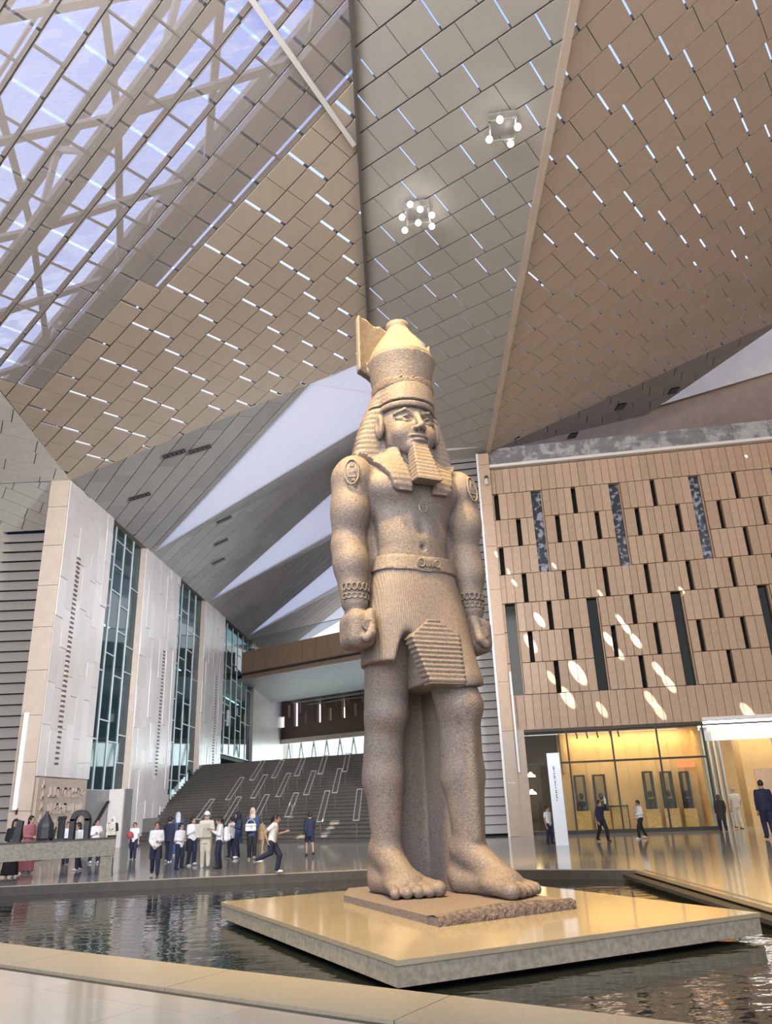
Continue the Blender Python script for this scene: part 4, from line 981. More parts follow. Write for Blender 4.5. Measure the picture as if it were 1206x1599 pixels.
def head(X, Y, Z):
    Z = Z + .25
    d = ell(X, Y, Z, (0, -.06, 8.42), (.52, .54, .74))
    d = sm(d, ell(X, Y, Z, (0, -.26, 8.05), (.40, .34, .30)), .12)
    d = sm(d, ell(X, Y, Z, (0, -.45, 7.86), (.21, .16, .15)), .12)
    for s in (-1, 1):
        d = sm(d, ell(X, Y, Z, (s * .25, -.42, 8.18), (.20, .16, .20)), .10)
        d = sc(d, ell(X, Y, Z, (s * .235, -.60, 8.42), (.175, .115, .085)), .05)
        d = sm(d, ell(X, Y, Z, (s * .235, -.480, 8.415), (.145, .065, .052)), .012)
        for t0, t1 in (((.09, -.555, 8.56), (.25, -.555, 8.60)), ((.25, -.555, 8.60), (.42, -.42, 8.53))):
            d = sm(d, cone(X, Y, Z, (s * t0[0], t0[1], t0[2]), (s * t1[0], t1[1], t1[2]), .035, .03), .03)
        for t0, t1 in (((.11, -.535, 8.41), (.23, -.565, 8.475)), ((.23, -.565, 8.475), (.40, -.45, 8.43)), ((.11, -.535, 8.405), (.24, -.55, 8.36)), ((.24, -.55, 8.36), (.40, -.45, 8.43))):
            d = sm(d, cone(X, Y, Z, (s * t0[0], t0[1], t0[2]), (s * t1[0], t1[1], t1[2]), .02, .018), .015)
        d = sm(d, ell(X, Y, Z, (s * .082, -.655, 8.19), (.052, .075, .045)), .03)
        d = sm(d, ell(X, Y, Z, (s * .60, -.13, 8.36), (.085, .15, .26)), .03)      # ear
        d = sc(d, ell(X, Y, Z, (s * .69, -.17, 8.40), (.055, .08, .15)), .03)
    d = sm(d, cone(X, Y, Z, (0, -.56, 8.54), (0, -.715, 8.23), .052, .062), .045)
    d = sm(d, ell(X, Y, Z, (0, -.61, 8.04), (.19, .085, .042)), .02); d = sm(d, ell(X, Y, Z, (0, -.60, 7.955), (.155, .088, .048)), .02)
    d = sc(d, cone(X, Y, Z, (-.20, -.68, 7.998), (.20, -.68, 7.998), .016, .016), .015)
    return d
def body(X, Y, Z):
    d = sm(torso(X, Y, Z), cone(X, Y, Z, (0, .06, 7.2), (0, .0, 8.0), .38, .36), .10)
    for s in (-1, 1): d = sm(d, arm(X, Y, Z, s), .07)
    web = rbox(X, Y, Z, (0, .16, 5.9), (1.12, .16, 1.35), .05); d = sm(d, web, .06)
    d = sm(d, legs(X, Y, Z), .12)
    d = np.minimum(d, head(X, Y, Z))
    return d
solid('body', body, (-1.66, -2.0, -.02), (1.66, 1.0, 7.75), .036, 'granite', statue)
solid('face', head, (-.72, -.85, 7.35), (.72, .55, 8.92), .019, 'granite', statue)
def nemes(X, Y, Z):
    d = loft(X, Y, Z, [7.38, 7.6, 7.9, 8.3, 8.7, 9.0], [1.10, 1.07, 1.00, .87, .69, .56], [.28, .29, .31, .35, .42, .50], [.05, .05, .05, .04, .02, 0], [.24, .23, .22, .21, .16, .05], 3.0)
    d = sc(d, ell(X, Y, Z, (0, -.5, 7.95), (.60, .62, .62)), .04)
    band = loft(X, Y, Z, [8.42, 8.56, 8.80, 8.96], [.56, .585, .57, .555], [.585, .61, .595, .58], 0, -.06, 2.1); d = sm(d, band, .03)
    d = sc(d, np.maximum(np.abs(Z - 8.55) - .012, -.1 - 0 * X) + 1.0 * (Y > .1), .01)
    d = d + .005 * np.sin(Z * 60) * (np.abs(X) > .5)
    # lappets: a layer on the chest
    t = torso(X, Y, Z)
    for s in (-1, 1): t = np.minimum(t, ell(X, Y, Z, (s * 1.10, .02, 7.02), (.37, .40, .44)))
    t = sm(t, cone(X, Y, Z, (0, .06, 7.2), (0, 0, 7.9), .40, .37), .1)
    lay = np.abs(t - .045) - .055
    ax = np.abs(X); xo = np.interp(Z, [6.62, 6.68, 6.9, 7.12, 7.36, 7.62], [.50, .58, .64, .73, .90, 1.02]); xi = np.interp(Z, [6.62, 7.1, 7.6], [.20, .24, .30])
    reg = np.maximum(np.maximum(ax - xo, xi - ax), np.maximum(6.63 - Z, Z - 7.66)); reg = np.maximum(reg, Y - .28)
    lap = np.maximum(lay + .008 * np.sin(Z * 52), reg)
    return sm(d, lap, .03)
solid('headdress', nemes, (-1.25, -.85, 6.55), (1.25, .75, 9.1), .027, 'granite', statue)
def red_crown(X, Y, Z):
    o = loft(X, Y, Z, [8.82, 9.06, 9.08, 9.42, 9.68], [.555, .575, .565, .63, .70], [.575, .60, .59, .66, .73], 0, .02, 2.1)
    # back plate rising behind the white crown
    yc = .46 - .26 * (X / .8) ** 2; sh = np.maximum(np.abs(Y - yc) - .085, np.maximum(np.abs(X + .06) - .84, 9.42 + .25 * np.maximum(X, 0) - Z))
    sh = np.maximum(sh, Z - (10.74 - .34 * np.clip((X + .1) / .6, 0, 1) + .03 * np.sin(X * 17)))
    d = sm(o, sh, .04)
    return d + .002 * np.sin(X * 31) * np.sin(Z * 27 + Y * 19)
def crown_band(X, Y, Z):
    d = loft(X, Y, Z, [8.88, 8.94, 9.06, 9.12], [.585, .61, .615, .60], [.61, .635, .64, .625], 0, .0, 2.1)
    return np.maximum(d, Z - 9.07 - .03 * np.sin(X * 7) - .02 * np.sin(X * 23))
solid('crown_band', crown_band, (-.7, -.72, 8.84), (.7, .72, 9.16), .022, 'granite_band', statue)
solid('red_crown', red_crown, (-1.0, -.85, 8.76), (1.0, 1.0, 10.85), .03, 'granite', statue)
def white_crown(X, Y, Z):
    d = loft(X, Y, Z, [9.55, 9.74, 9.95, 10.2, 10.42, 10.56], [.66, .66, .57, .43, .28, .21], [.69, .69, .60, .45, .29, .22], 0, [.02, .02, .04, .05, .06, .06], 2.)
    k = loft(X, Y, Z, [10.53, 10.58, 10.68, 10.70], [.19, .245, .245, .22], [.20, .25, .25, .22], 0, .07, 2.)
    return sm(d, k, .04)
solid('white_crown', white_crown, (-.72, -.72, 9.5), (.72, .8, 10.78), .028, 'granite', statue)
def uraeus(X, Y, Z):
    Z = Z + .05
    d = cone(X, Y, Z, (-.10, -.58, 9.04), (-.06, -.61, 9.13), .05, .03); d = np.minimum(d, cone(X, Y, Z, (.20, -.55, 9.04), (.16, -.58, 9.13), .055, .035)); return np.minimum(d, cone(X, Y, Z, (-.34, -.48, 9.06), (-.28, -.52, 9.13), .05, .03))
solid('broken_cobra', uraeus, (-.5, -.78, 8.88), (.4, -.4, 9.28), .018, 'granite_dark', statue)
def beard(X, Y, Z):
    Z = Z + .20
    t = np.clip((7.86 - Z) / .9, 0, 1); w = .155 + .10 * t; yc = -.50 - .30 * t; hd = .13 + .05 * t
    d = np.maximum(np.maximum(np.abs(X) - w, np.abs(Y - yc) - hd), np.maximum(Z - 7.86, 6.98 + .10 * (Y + .8) - Z))
    return d * .9 + .006 * np.sin(Z * 74)
solid('beard', beard, (-.34, -1.1, 6.7), (.34, -.25, 7.72), .019, 'granite', statue)
def kiltf(X, Y, Z):
    d = loft(X, Y, Z, [3.15, 3.6, 4.3, 4.9, 5.3, 5.62], [.95, .97, .95, .86, .77, .705], [.60, .64, .62, .58, .545, .50], [.06, .04, .02, 0, 0, 0], [-.06, -.06, -.04, -.02, 0, 0], 2.5)
    d = sm(d, cone(X, Y, Z, (.40, -.12, 4.4), (.50, -.50, 3.2), .46, .47), .15)
    d = sm(d, cone(X, Y, Z, (-.42, .06, 4.4), (-.46, .25, 3.3), .46, .46), .15)
    # hem rises over the standing leg, dark notch beside the apron
    hem = np.interp(X, [-1, -.66, -.5, -.3, -.2, .3, 1], [3.60, 3.56, 3.95, 3.95, 3.18, 3.10, 3.18]); d = np.maximum(d, hem - Z)
    d = sc(d, ell(X, Y, Z, (-.42, -.66, 3.35), (.22, .55, .72)), .05)
    return np.maximum(d, Z - 5.46 - .06 * np.abs(X))
def kilt(X, Y, Z):
    d = kiltf(X, Y, Z)
    d = sc(d, cone(X, Y, Z, (.10, -.66, 5.2), (.62, -.72, 4.45), .016, .016), .02)
    return sc(d, cone(X, Y, Z, (-.30, -.66, 5.2), (.12, -.80, 4.25), .014, .014), .02)
solid('kilt', kilt, (-1.15, -1.15, 2.98), (1.15, .9, 5.75), .032, 'kilt_granite', statue)
def belt(X, Y, Z):
    d = np.abs(kiltf(X, Y, Z) - .0) - .030; c = 5.29 + .06 * np.abs(X); return np.maximum(d, np.abs(Z - c) - .145)
solid('belt', belt, (-.95, -.75, 5.05), (.95, .75, 5.62), .026, 'granite', statue)
def apron(X, Y, Z):
    t = np.clip((4.28 - Z) / 1.1, 0, 1); xl = np.interp(Z, [3.12, 3.95, 4.28], [-.24, -.46, -.06]); xr_ = np.interp(Z, [3.12, 4.0, 4.28], [.40, .48, .08])
    y0 = -.66 - .30 * t - .10 * ((X - .25) / .4) * -1 * 0
    d = np.maximum(np.maximum(xl - X, X - xr_), np.maximum(np.abs(Y - y0 - .10) - .14, np.maximum(3.14 - Z, Z - 4.27)))
    return d * .85 + .011 * np.sin(Z * 78)
solid('apron', apron, (-.6, -1.35, 3.02), (.65, -.3, 4.36), .020, 'granite', statue)
def pillar(X, Y, Z):
    d = rbox(X, Y, Z, (.03, .78, 3.7), (.56, .22, 3.75), .03)
    d = sm(d, rbox(X, Y, Z, (.46, .30, 1.75), (.10, .50, 1.8), .04), .04)
    return d + .008 * np.sin(Z * 3.1 + X * 5)
solid('back_pillar', pillar, (-.65, -.6, -.04), (.75, 1.06, 7.55), .04, 'granite', statue)
# carved ornaments: bracelets, cartouches, belt signs, held rolls
for s in (-1, 1):
    for k in range(7):
        a = math.radians(-150 + 20 * k) if s < 0 else math.radians(-150 + 20 * k)
        for row, z in ((0, 4.86), (1, 4.70)):
            R_ = .27 if row == 0 else .26; c = (s * 1.172 + R_ * math.cos(a), -.05 + R_ * math.sin(a), z); n = (math.cos(a), math.sin(a), 0)
            MB().ring(c, n, (0, 0, 1), .062 if row == 0 else .045, .014, .045 if row == 0 else .05, seg=12, k=5).build('bracelet_ring', 'granite', statue, smooth=True, local=True)
    MB().tube((s * 1.12, -.30, 4.14), (s * 1.12, -.53, 4.14), .10, n=14).build('held_roll', 'granite', statue, local=True)
    a = math.radians(-118 if s < 0 else -70); c = np.array([s * 1.10 + .385 * math.cos(a), .02 + .405 * math.sin(a), 6.98]); n = np.array([math.cos(a), math.sin(a), .12]); u = np.array([0, 0, 1.]); w = np.cross(u, n)
    MB().ring(c, n, u, .26, .022, .13, seg=18, k=5).build('cartouche', 'granite', statue, smooth=True, local=True)
    mb = MB()
    for dz, dw, sz in ((.14, 0, (.08, .08)), (.03, -.04, (.03, .12)), (.02, .05, (.05, .05)), (-.09, 0, (.14, .04)), (-.16, .03, (.06, .05))): mb.box(c + u * dz + w * dw, (sz[0], sz[1], .04), (w, u, n))
    mb.build('cartouche_signs', 'granite', statue, local=True)
mb = MB()
for x, r in ((-.10, .07), (.22, .06)): mb.ring((x, -.60, 5.30), (0, -1, 0), (0, 0, 1), r, .016, seg=12, k=5)
for x in (.0, .06, .12): mb.box((x, -.60, 5.30), (.025, .04, .13))
mb.build('belt_signs', 'granite', statue, local=True)
MB().ring((0, -.60, 6.35), (0, -1, .1), (0, 0, 1), .10, .014, .08, seg=14, k=5).build('pendant_sign', 'granite', statue, smooth=True, local=True)
# base block carved from the same stone, broken front edge
bL, bF, bR = fl(537, 1403, .15), fl(685, 1441, .15), fl(900, 1413, .15)
cs_, sn_ = math.cos(-TH), math.sin(-TH)
def loc2(P): x, y = P[0] - SX, P[1] - SY; return np.array([x * cs_ - y * sn_, x * sn_ + y * cs_])
qL, qF, qR = loc2(bL), loc2(bF), loc2(bR); back = qL + (qR - qF) * .25 + (0, 1.3); back2 = qR + (qL - qF) * 1.25
BP = [qF, qR, back2, np.array([max(back2[0] - .4, .9), 1.6]), np.array([-.7, 1.6]), qL]
mb = MB(); mb.prism([(p[0], p[1], -.10) for p in BP], (0, 0, .10)); ob = mb.build('base_block', 'granite', statue, local=True)
n = 12; mb = MB(); top, bot = [], []
for i in range(n + 1):
    f_ = i / n; p = qF + (qR - qF) * f_; prof = .02 + .10 * math.sin(min(f_ * 1.15, 1) * math.pi) ** .8 + .03 * (f_ > .4)
    o_ = (p - (qF + (qR - qF) * .5)); nrm = np.array([(qR - qF)[1], -(qR - qF)[0]]); nrm /= np.linalg.norm(nrm)
    if nrm[1] > 0: nrm = -nrm
    mb.v += [tuple((*(p - nrm * .30), .0)), tuple((*(p - nrm * .10), .012 + prof * .4)), tuple((*(p + nrm * .005), .005)), tuple((*(p + nrm * .012), -.10))]
for i in range(n):
    for k in range(3): mb.f.append((i * 4 + k, i * 4 + k + 1, i * 4 + 5 + k, i * 4 + 4 + k))
mb.build('broken_edge', 'granite_dark', statue, smooth=True, local=True)

_pt = {c.name.split('.')[0]: c for c in statue.children}
for c in list(statue.children):
    k = c.name.split('.')[0]
    to = {'apron': 'kilt', 'belt': 'kilt', 'belt_signs': 'kilt', 'broken_cobra': 'red_crown', 'crown_band': 'red_crown', 'beard': 'face', 'pendant_sign': 'body', 'bracelet_ring': 'body', 'broken_edge': 'base_block'}.get(k)
    if to: c.parent = _pt[to]
# ================================================================== visitors
for nme, c, r in (('skin', (.40, .25, .17), .55), ('skin_pale', (.50, .33, .24), .55), ('cloth_white', (.72, .72, .74), .8), ('cloth_navy', (.012, .017, .045), .8), ('cloth_black', (.010, .010, .013), .8), ('cloth_pink', (.45, .16, .18), .8), ('cloth_denim', (.035, .06, .13), .8), ('cloth_sky', (.42, .52, .70), .8), ('cloth_grey', (.45, .45, .46), .8), ('cloth_cream', (.62, .57, .46), .8), ('cloth_beige', (.55, .40, .32), .8), ('cloth_brown', (.30, .20, .11), .8), ('cloth_coat', (.035, .030, .024), .8), ('cloth_green', (.015, .17, .13), .8), ('hair_dark', (.012, .009, .008), .5), ('hair_brown', (.06, .03, .018), .5), ('hair_grey', (.38, .32, .28), .6), ('shoe_white', (.7, .7, .7), .6), ('shoe_dark', (.02, .02, .022), .5), ('shoe_tan', (.45, .32, .22), .6), ('ball_red', (.45, .06, .06), .5), ('paper', (.70, .66, .56), .8)):
    mat(nme, c, r, noise=(20, tuple(min(1, x * .82) for x in c)))
def head_field(X, Y, Z):
    d = ell(X, Y, Z, (0, .004, .012), (.072, .088, .105)); d = sm(d, ell(X, Y, Z, (0, -.028, -.060), (.050, .052, .058)), .03)
    for s in (-1, 1):
        d = sc(d, ell(X, Y, Z, (s * .030, -.092, .006), (.020, .018, .011)), .008); d = sm(d, ell(X, Y, Z, (s * .074, .008, -.008), (.010, .020, .030)), .006)
    d = sm(d, cone(X, Y, Z, (0, -.086, .010), (0, -.104, -.030), .007, .013), .008)
    d = sm(d, ell(X, Y, Z, (0, -.080, -.062), (.024, .010, .006)), .004); d = sm(d, ell(X, Y, Z, (0, -.078, -.073), (.020, .010, .007)), .004)
    return sm(d, cone(X, Y, Z, (0, .012, -.06), (0, .016, -.16), .048, .050), .02)
HEADV, HEADQ = carve(head_field, (-.1, -.13, -.17), (.1, .11, .13), .0085)
def hand_field(X, Y, Z):          # hand hangs down from the wrist at the origin, palm towards -y
    d = rbox(X, Y, Z, (0, 0, -.055), (.036, .013, .048), .011)
    for k in range(4):
        x = -.028 + .0187 * k; l = (.052, .062, .058, .045)[k]
        d = sm(d, np.minimum(cone(X, Y, Z, (x, 0, -.10), (x, -.010, -.10 - l * .55), .0085, .008), cone(X, Y, Z, (x, -.010, -.10 - l * .55), (x, -.030, -.10 - l), .008, .007)), .004)
    return sm(d, np.minimum(cone(X, Y, Z, (-.036, -.004, -.045), (-.056, -.014, -.078), .010, .009), cone(X, Y, Z, (-.056, -.014, -.078), (-.054, -.024, -.105), .009, .008)), .006)
HANDV, HANDQ = carve(hand_field, (-.075, -.05, -.18), (.05, .03, .01), .0055)
ARMS = {'hang': ((.125, .015, .635), (.130, -.025, .485)), 'front': ((.125, .02, .645), (.035, -.125, .625)), 'hold': ((.13, .0, .655), (.060, -.150, .680)), 'cross': ((.135, -.02, .655), (-.030, -.105, .675)),
        'phone': ((.125, -.01, .65), (.020, -.155, .725)), 'swing_f': ((.125, -.05, .645), (.110, -.145, .555)), 'swing_b': ((.130, .085, .655), (.135, .085, .505)), 'run_f': ((.125, -.04, .645), (.085, -.180, .685)), 'run_b': ((.135, .115, .685), (.130, .055, .565)), 'up': ((.135, -.08, .78), (.08, -.13, .90)), 'hip': ((.17, .04, .66), (.115, -.02, .55)), 'low': ((.12, .0, .64), (.05, -.10, .54))}
LEGS = {'stand': ((0, 0), (0, 0), 0, 0), 'ease': ((-.03, .02), (.03, -.01), .01, 0), 'walk': ((-.13, .0), (.13, .03), .02, .015), 'run': ((-.10, .02), (.24, .20), .06, .10), 'step': ((-.08, 0), (.09, .01), .01, .01)}
def person(label, foot, heady, yaw=0, top=('cloth_white', 'long', .50), bottom=('trousers', 'cloth_navy'), hair=('short', 'hair_dark'), arms=('hang', 'hang'), legs='ease', shoes='shoe_dark', skin='skin', girth=1., headk=1., lean=0., scarf=None, name='person', height=None, tied=None):
    P = fl(*foot); H = height or pl(foot[0], heady, (0, P[1], 0), (0, 1, 0))[2]; H = min(max(H, 1.05), 1.85)
    root = empty('person', (P[0], P[1], 0), math.radians(yaw)); tag(root, label, 'person', 'visitors in the hall')
    hk = headk * (1.14 if H < 1.52 else 1.0) / 1.62 * 1.0     # head scale per body height
    (ly, lz), (ry, rz_), kb, kr = LEGS[legs]; ln = math.tan(math.radians(lean)); sy = lambda y, z: y - ln * max(z - .5, 0)
    hip = lambda s: (s * .052, sy(0, .5), .515)
    ft = {-1: (-.055, ry, rz_ + .035), 1: (.055, ly, lz + .035)}
    kn = {s: ((hip(s)[0] + ft[s][0]) / 2, (hip(s)[1] + ft[s][1]) / 2 - .02 - (kb if s > 0 else kr), .285 + ft[s][2] * .3) for s in (-1, 1)}
    sh = lambda s: (s * .098 * girth, sy(.005, .805), .800)
    AJ = {}
    for s, a in ((1, arms[0]), (-1, arms[1])):
        e_, w_ = ARMS[a]; AJ[s] = ((s * e_[0] * girth, sy(e_[1], e_[2]), e_[2]), (s * w_[0], sy(w_[1], w_[2]), w_[2]))
    hc = (0, sy(-.012, .92), 1.0 - .122 * hk * 1.0); 
    tor = lambda X, Y, Z, g=0., z0=.48: loft(X, Y + ln * np.maximum(Z - .5, 0), Z, [z0, .53, .62, .72, .79, .825, .85], [.088 * girth + g, .090 * girth + g, .082 * girth + g, .098 * girth + g, .098 * girth + g, .06 + g, .035 + g], [.062 * girth + g, .064 * girth + g, .058 * girth + g, .066 * girth + g, .056 + g, .045 + g, .035 + g], 0, .005, 2.3)
    def f_body(X, Y, Z):
        d = tor(X, Y, Z)
        for s in (-1, 1):
            d = sm(d, cone(X, Y, Z, sh(s), AJ[s][0], .030, .024), .015); d = np.minimum(d, cone(X, Y, Z, AJ[s][0], AJ[s][1], .024, .017))
            d = sm(d, cone(X, Y, Z, hip(s), kn[s], .048, .034), .015); d = sm(d, cone(X, Y, Z, kn[s], (ft[s][0], ft[s][1] + .01, ft[s][2]), .033, .021), .01)
        return sm(d, cone(X, Y, Z, (0, sy(.005, .8), .80), (0, sy(.0, .87), .87), .034, .031), .02)
    yl, yh = -.30 - abs(ln) * .5, .34 + abs(ln) * .5; h = .0135
    bv, bq = carve(f_body, (-.24, yl, 0), (.24, yh, .91), h)
    V = [bv]; Q = [bq]; off = len(bv)
    hv = HEADV * hk * np.array([1, 1, 1]) + np.array([hc[0], hc[1], hc[2] + 0]); V.append(hv); Q.append(HEADQ + off); off += len(hv)
    for s in (-1, 1):
        e_, w_ = np.array(AJ[s][0]), np.array(AJ[s][1]); z = -(w_ - e_); z /= np.linalg.norm(z); x = np.cross((0, 1., 0), z); x /= np.linalg.norm(x) + 1e-9; y = np.cross(z, x); M = np.stack([x * s, y, z], 1)
        q = HANDQ if s > 0 else HANDQ[:, ::-1]
        V.append((HANDV * .62) @ M.T + w_); Q.append(q + off); off += len(HANDV)
    def put(nm, v, q, m, par=root):
        o = bpy.data.objects.new(nm, npmesh(nm, v * H, q, m)); COL.objects.link(o); o.parent = par; return o
    bd0 = put('body', np.concatenate(V), np.concatenate(Q), skin)
    for s in (-1, 1):
        mb = MB().ball((hc[0] + s * .030 * hk, hc[1] - .080 * hk, hc[2] + .006 * hk), (.013 * hk, .008 * hk, .007 * hk), 6, 4); put('eye', np.array(mb.v), np.array([f for f in mb.f]), 'hair_dark', bd0)
    # clothes
    tm, sl, tz = top
    def f_top(X, Y, Z):
        d = tor(X, Y, Z, .014, tz)
        if tz < .47: d = sm(d, loft(X, Y, Z, [tz, .50, .60], [.105 * girth, .100 * girth, .09 * girth], [.085, .078, .07], 0, .004, 2.2), .02)
        for s in (-1, 1):
            d = sm(d, cone(X, Y, Z, sh(s), AJ[s][0], .042, .034), .02)
            if sl == 'long': d = np.minimum(d, cone(X, Y, Z, AJ[s][0], tuple(np.array(AJ[s][0]) * .12 + np.array(AJ[s][1]) * .88), .034, .026))
        if sl == 'short':
            for s in (-1, 1):
                a, b = np.array(sh(s)), np.array(AJ[s][0]); cut = a * .35 + b * .65; n_ = (b - a) / np.linalg.norm(b - a); pc = (X - cut[0]) * n_[0] + (Y - cut[1]) * n_[1] + (Z - cut[2]) * n_[2]
                d = np.maximum(d, np.where((np.abs(X) > .100 * girth) & (X * s > 0), pc, -1))
        d = np.maximum(d, tz - Z)
        return d
    v, q = carve(f_top, (-.24, yl, tz - .02), (.24, yh, .90), h); put('top', v, q, tm)
    kind, bm = bottom
    if kind in ('trousers', 'shorts'):
        zc = .315 if kind == 'shorts' else .0
        def f_bot(X, Y, Z):
            d = ell(X, Y, Z, (0, sy(.002, .52), .515), (.098 * girth, .074, .075))
            for s in (-1, 1):
                d = sm(d, cone(X, Y, Z, hip(s), kn[s], .066, .050), .015)
                if kind == 'trousers': d = sm(d, cone(X, Y, Z, kn[s], (ft[s][0], ft[s][1] + .012, ft[s][2] + .012), .048, .040), .01)
            return np.maximum(d, zc - Z)
        v, q = carve(f_bot, (-.2, yl, 0), (.2, yh, .60), h); put('trousers' if kind == 'trousers' else 'shorts', v, q, bm)
    else:
        z0 = {'skirt': .06, 'dress': .04}[kind]; zt_ = .60
        v, q = carve(lambda X, Y, Z: loft(X, Y, Z, [z0, .3, .5, zt_], [.150 * girth, .125 * girth, .105 * girth, .09 * girth], [.125, .105, .085, .072], 0, .0, 2.2) + .006 * np.sin(np.arctan2(Y, X) * 9) * np.clip((.5 - Z) * 3, 0, 1), (-.22, -.22, 0), (.22, .22, .64), h); put('skirt', v, q, bm)
    if tied:                            # jacket knotted round the waist
        v, q = carve(lambda X, Y, Z: np.maximum(loft(X, Y, Z, [.30, .42, .54], [.125, .125, .105], [.105, .10, .085], 0, .02, 2.2), np.maximum(-.02 - Y, .0 * X - .1)), (-.2, -.15, .28), (.2, .2, .56), h); put('tied_jacket', v, q, tied)
    for s in (-1, 1):
        f_ = ft[s]
        v, q = carve(lambda X, Y, Z: np.maximum(sm(ell(X, Y, Z, (f_[0], f_[1] - .03, f_[2] - .015), (.028, .075, .026)), ell(X, Y, Z, (f_[0], f_[1] + .012, f_[2] + .005), (.028, .034, .036)), .015), f_[2] - .034 - Z), (f_[0] - .05, f_[1] - .13, -.005 + f_[2] - .035), (f_[0] + .05, f_[1] + .07, f_[2] + .06), .010); put('shoe', v, q, shoes)
    # hair or scarf
    hs, hm = hair; cx, cy, cz = hc
    if hs != 'hijab':
        def f_hair(X, Y, Z):
            x, y, z = (X - cx) / hk, (Y - cy) / hk, (Z - cz) / hk
            d = ell(x, y, z, (0, .014, .024), (.083, .094, .104)); d = sc(d, ell(x, y, z, (0, -.112, -.032), (.070, .075, .088)), .01)
            if hs in ('short', 'cap'): d = np.maximum(d, -.045 - z)
            if hs == 'long': d = sm(d, np.maximum(ell(x, y, z, (0, .050, -.08), (.085, .062, .17)), y * -1 - .01), .03)
            if hs == 'tail': d = np.minimum(np.maximum(d, -.05 - z), sm(ell(x, y, z, (0, .105, .02), (.030, .030, .030)), cone(x, y, z, (0, .115, .01), (.01, .145, -.17), .030, .014), .02))
            if hs == 'side': d = sm(np.maximum(d, -.07 - z), cone(x, y, z, (.0, .06, -.02), (.05, .07, -.18), .055, .03), .03)
            return d
        v, q = carve(f_hair, (cx - .16 * hk, cy - .16 * hk, cz - .28 * hk), (cx + .16 * hk, cy + .22 * hk, cz + .15 * hk), .011); put('hair', v, q, hm)
        if hs == 'cap':
            v, q = carve(lambda X, Y, Z: np.minimum(np.maximum(ell((X - cx) / hk, (Y - cy) / hk, (Z - cz) / hk, (0, .012, .035), (.088, .098, .10)), .025 - (Z - cz) / hk), np.maximum(ell((X - cx) / hk, (Y - cy) / hk, (Z - cz) / hk, (0, -.11, .035), (.065, .075, .012)), -1)), (cx - .12 * hk, cy - .22 * hk, cz), (cx + .12 * hk, cy + .14 * hk, cz + .15 * hk), .010); put('cap', v, q, 'cloth_white')
    else:
        def f_h(X, Y, Z):
            x, y, z = (X - cx) / hk, (Y - cy) / hk, (Z - cz) / hk
            d = ell(x, y, z, (0, .012, .010), (.092, .104, .120)); d = sm(d, cone(x, y, z, (0, .015, -.06), (0, .02, -.20), .085, .125), .04)
            d = sc(d, ell(x, y, z, (0, -.115, -.012), (.056, .07, .078)), .012); return np.maximum(d, -.235 - z)
        v, q = carve(f_h, (cx - .17 * hk, cy - .17 * hk, cz - .26 * hk), (cx + .17 * hk, cy + .19 * hk, cz + .15 * hk), .011); put('headscarf', v, q, hm)
    root['_h'] = H; c_, s_ = math.cos(math.radians(yaw)), math.sin(math.radians(yaw))
    def world(x, y, z): return np.array([P[0] + (x * c_ - y * s_) * H, P[1] + (x * s_ + y * c_) * H, z * H])
    root_at = world; return root, world
def sheet(at, w, h, yaw, label, m='paper', tilt=25):
    o = empty('paper', at, math.radians(yaw)); t = math.radians(tilt)
    mb = MB()
    for i in range(4):          # folded leaf with gentle creases
        x0, x1 = -w / 2 + w * i / 4, -w / 2 + w * (i + 1) / 4; z0, z1 = (.012 if i % 2 else 0), (0 if i % 2 else .012)
        f = lambda x, v, b: (x, b - v * math.sin(t), v * math.cos(t))
        mb.prism([f(x0, -h / 2, z0), f(x1, -h / 2, z1), f(x1, h / 2, z1), f(x0, h / 2, z0)], (0, .004, 0))
    mb.build('leaf', m, o, local=True); tag(o, label, 'paper')
W_, N_, B_ = 'cloth_white', 'cloth_navy', 'cloth_black'
TR_N = ('trousers', N_)
person('woman in long black robe and black headscarf behind the bench end', (14, 1370), 1279, 20, (B_, 'long', .42), ('dress', B_), ('hijab', B_), ('front', 'front'), 'stand', 'shoe_white')
person('woman in long pink dress with dark hair turned sideways', (39, 1364), 1274, 70, ('cloth_pink', 'long', .46), ('dress', 'cloth_pink'), ('long', 'hair_dark'), ('hang', 'front'), 'stand', 'shoe_white', 'skin_pale')
person('boy in white T-shirt facing the pool beside the pylon model', (101, 1350), 1283, 5, (W_, 'short', .47), TR_N, ('short', 'hair_brown'), ('hang', 'hang'), 'ease')
person('child in white shirt leaning forward behind the gateway model', (121, 1359), 1284, -35, (W_, 'long', .47), TR_N, ('long', 'hair_dark'), ('low', 'front'), 'step', 'shoe_white', lean=10)
person('dark haired child in white shirt with folded arms by the gateway model', (146, 1348), 1279, 50, (W_, 'long', .47), TR_N, ('side', 'hair_dark'), ('cross', 'cross'), 'step', 'shoe_white')
r_, w_ = person('woman in white headscarf and black coat holding a pale paper', (172, 1338), 1275, 8, (B_, 'long', .36), ('trousers', B_), ('hijab', 'cloth_white'), ('hold', 'hold'), 'stand')
sheet(w_(0, -.19, .68), .34, .45, 8, 'pale paper held by the woman in the white headscarf')
r_, w_ = person('girl in white T-shirt running with a red ball, jacket at her waist', (207, 1342), 1284, 12, (W_, 'short', .47), TR_N, ('side', 'hair_brown'), ('hang', 'front'), 'step', 'shoe_dark', tied=B_)
b = empty('ball', w_(-.11, -.12, .66)); MB().ball((0, 0, 0), .115, 14, 9).build('bladder', 'ball_red', b, smooth=True, local=True); MB().ring((0, 0, 0), (0, .2, 1), (1, 0, 0), .1155, .004, seg=18, k=4).build('seam', 'cloth_black', b, local=True); tag(b, 'small red ball carried under the arm of the running girl', 'ball')
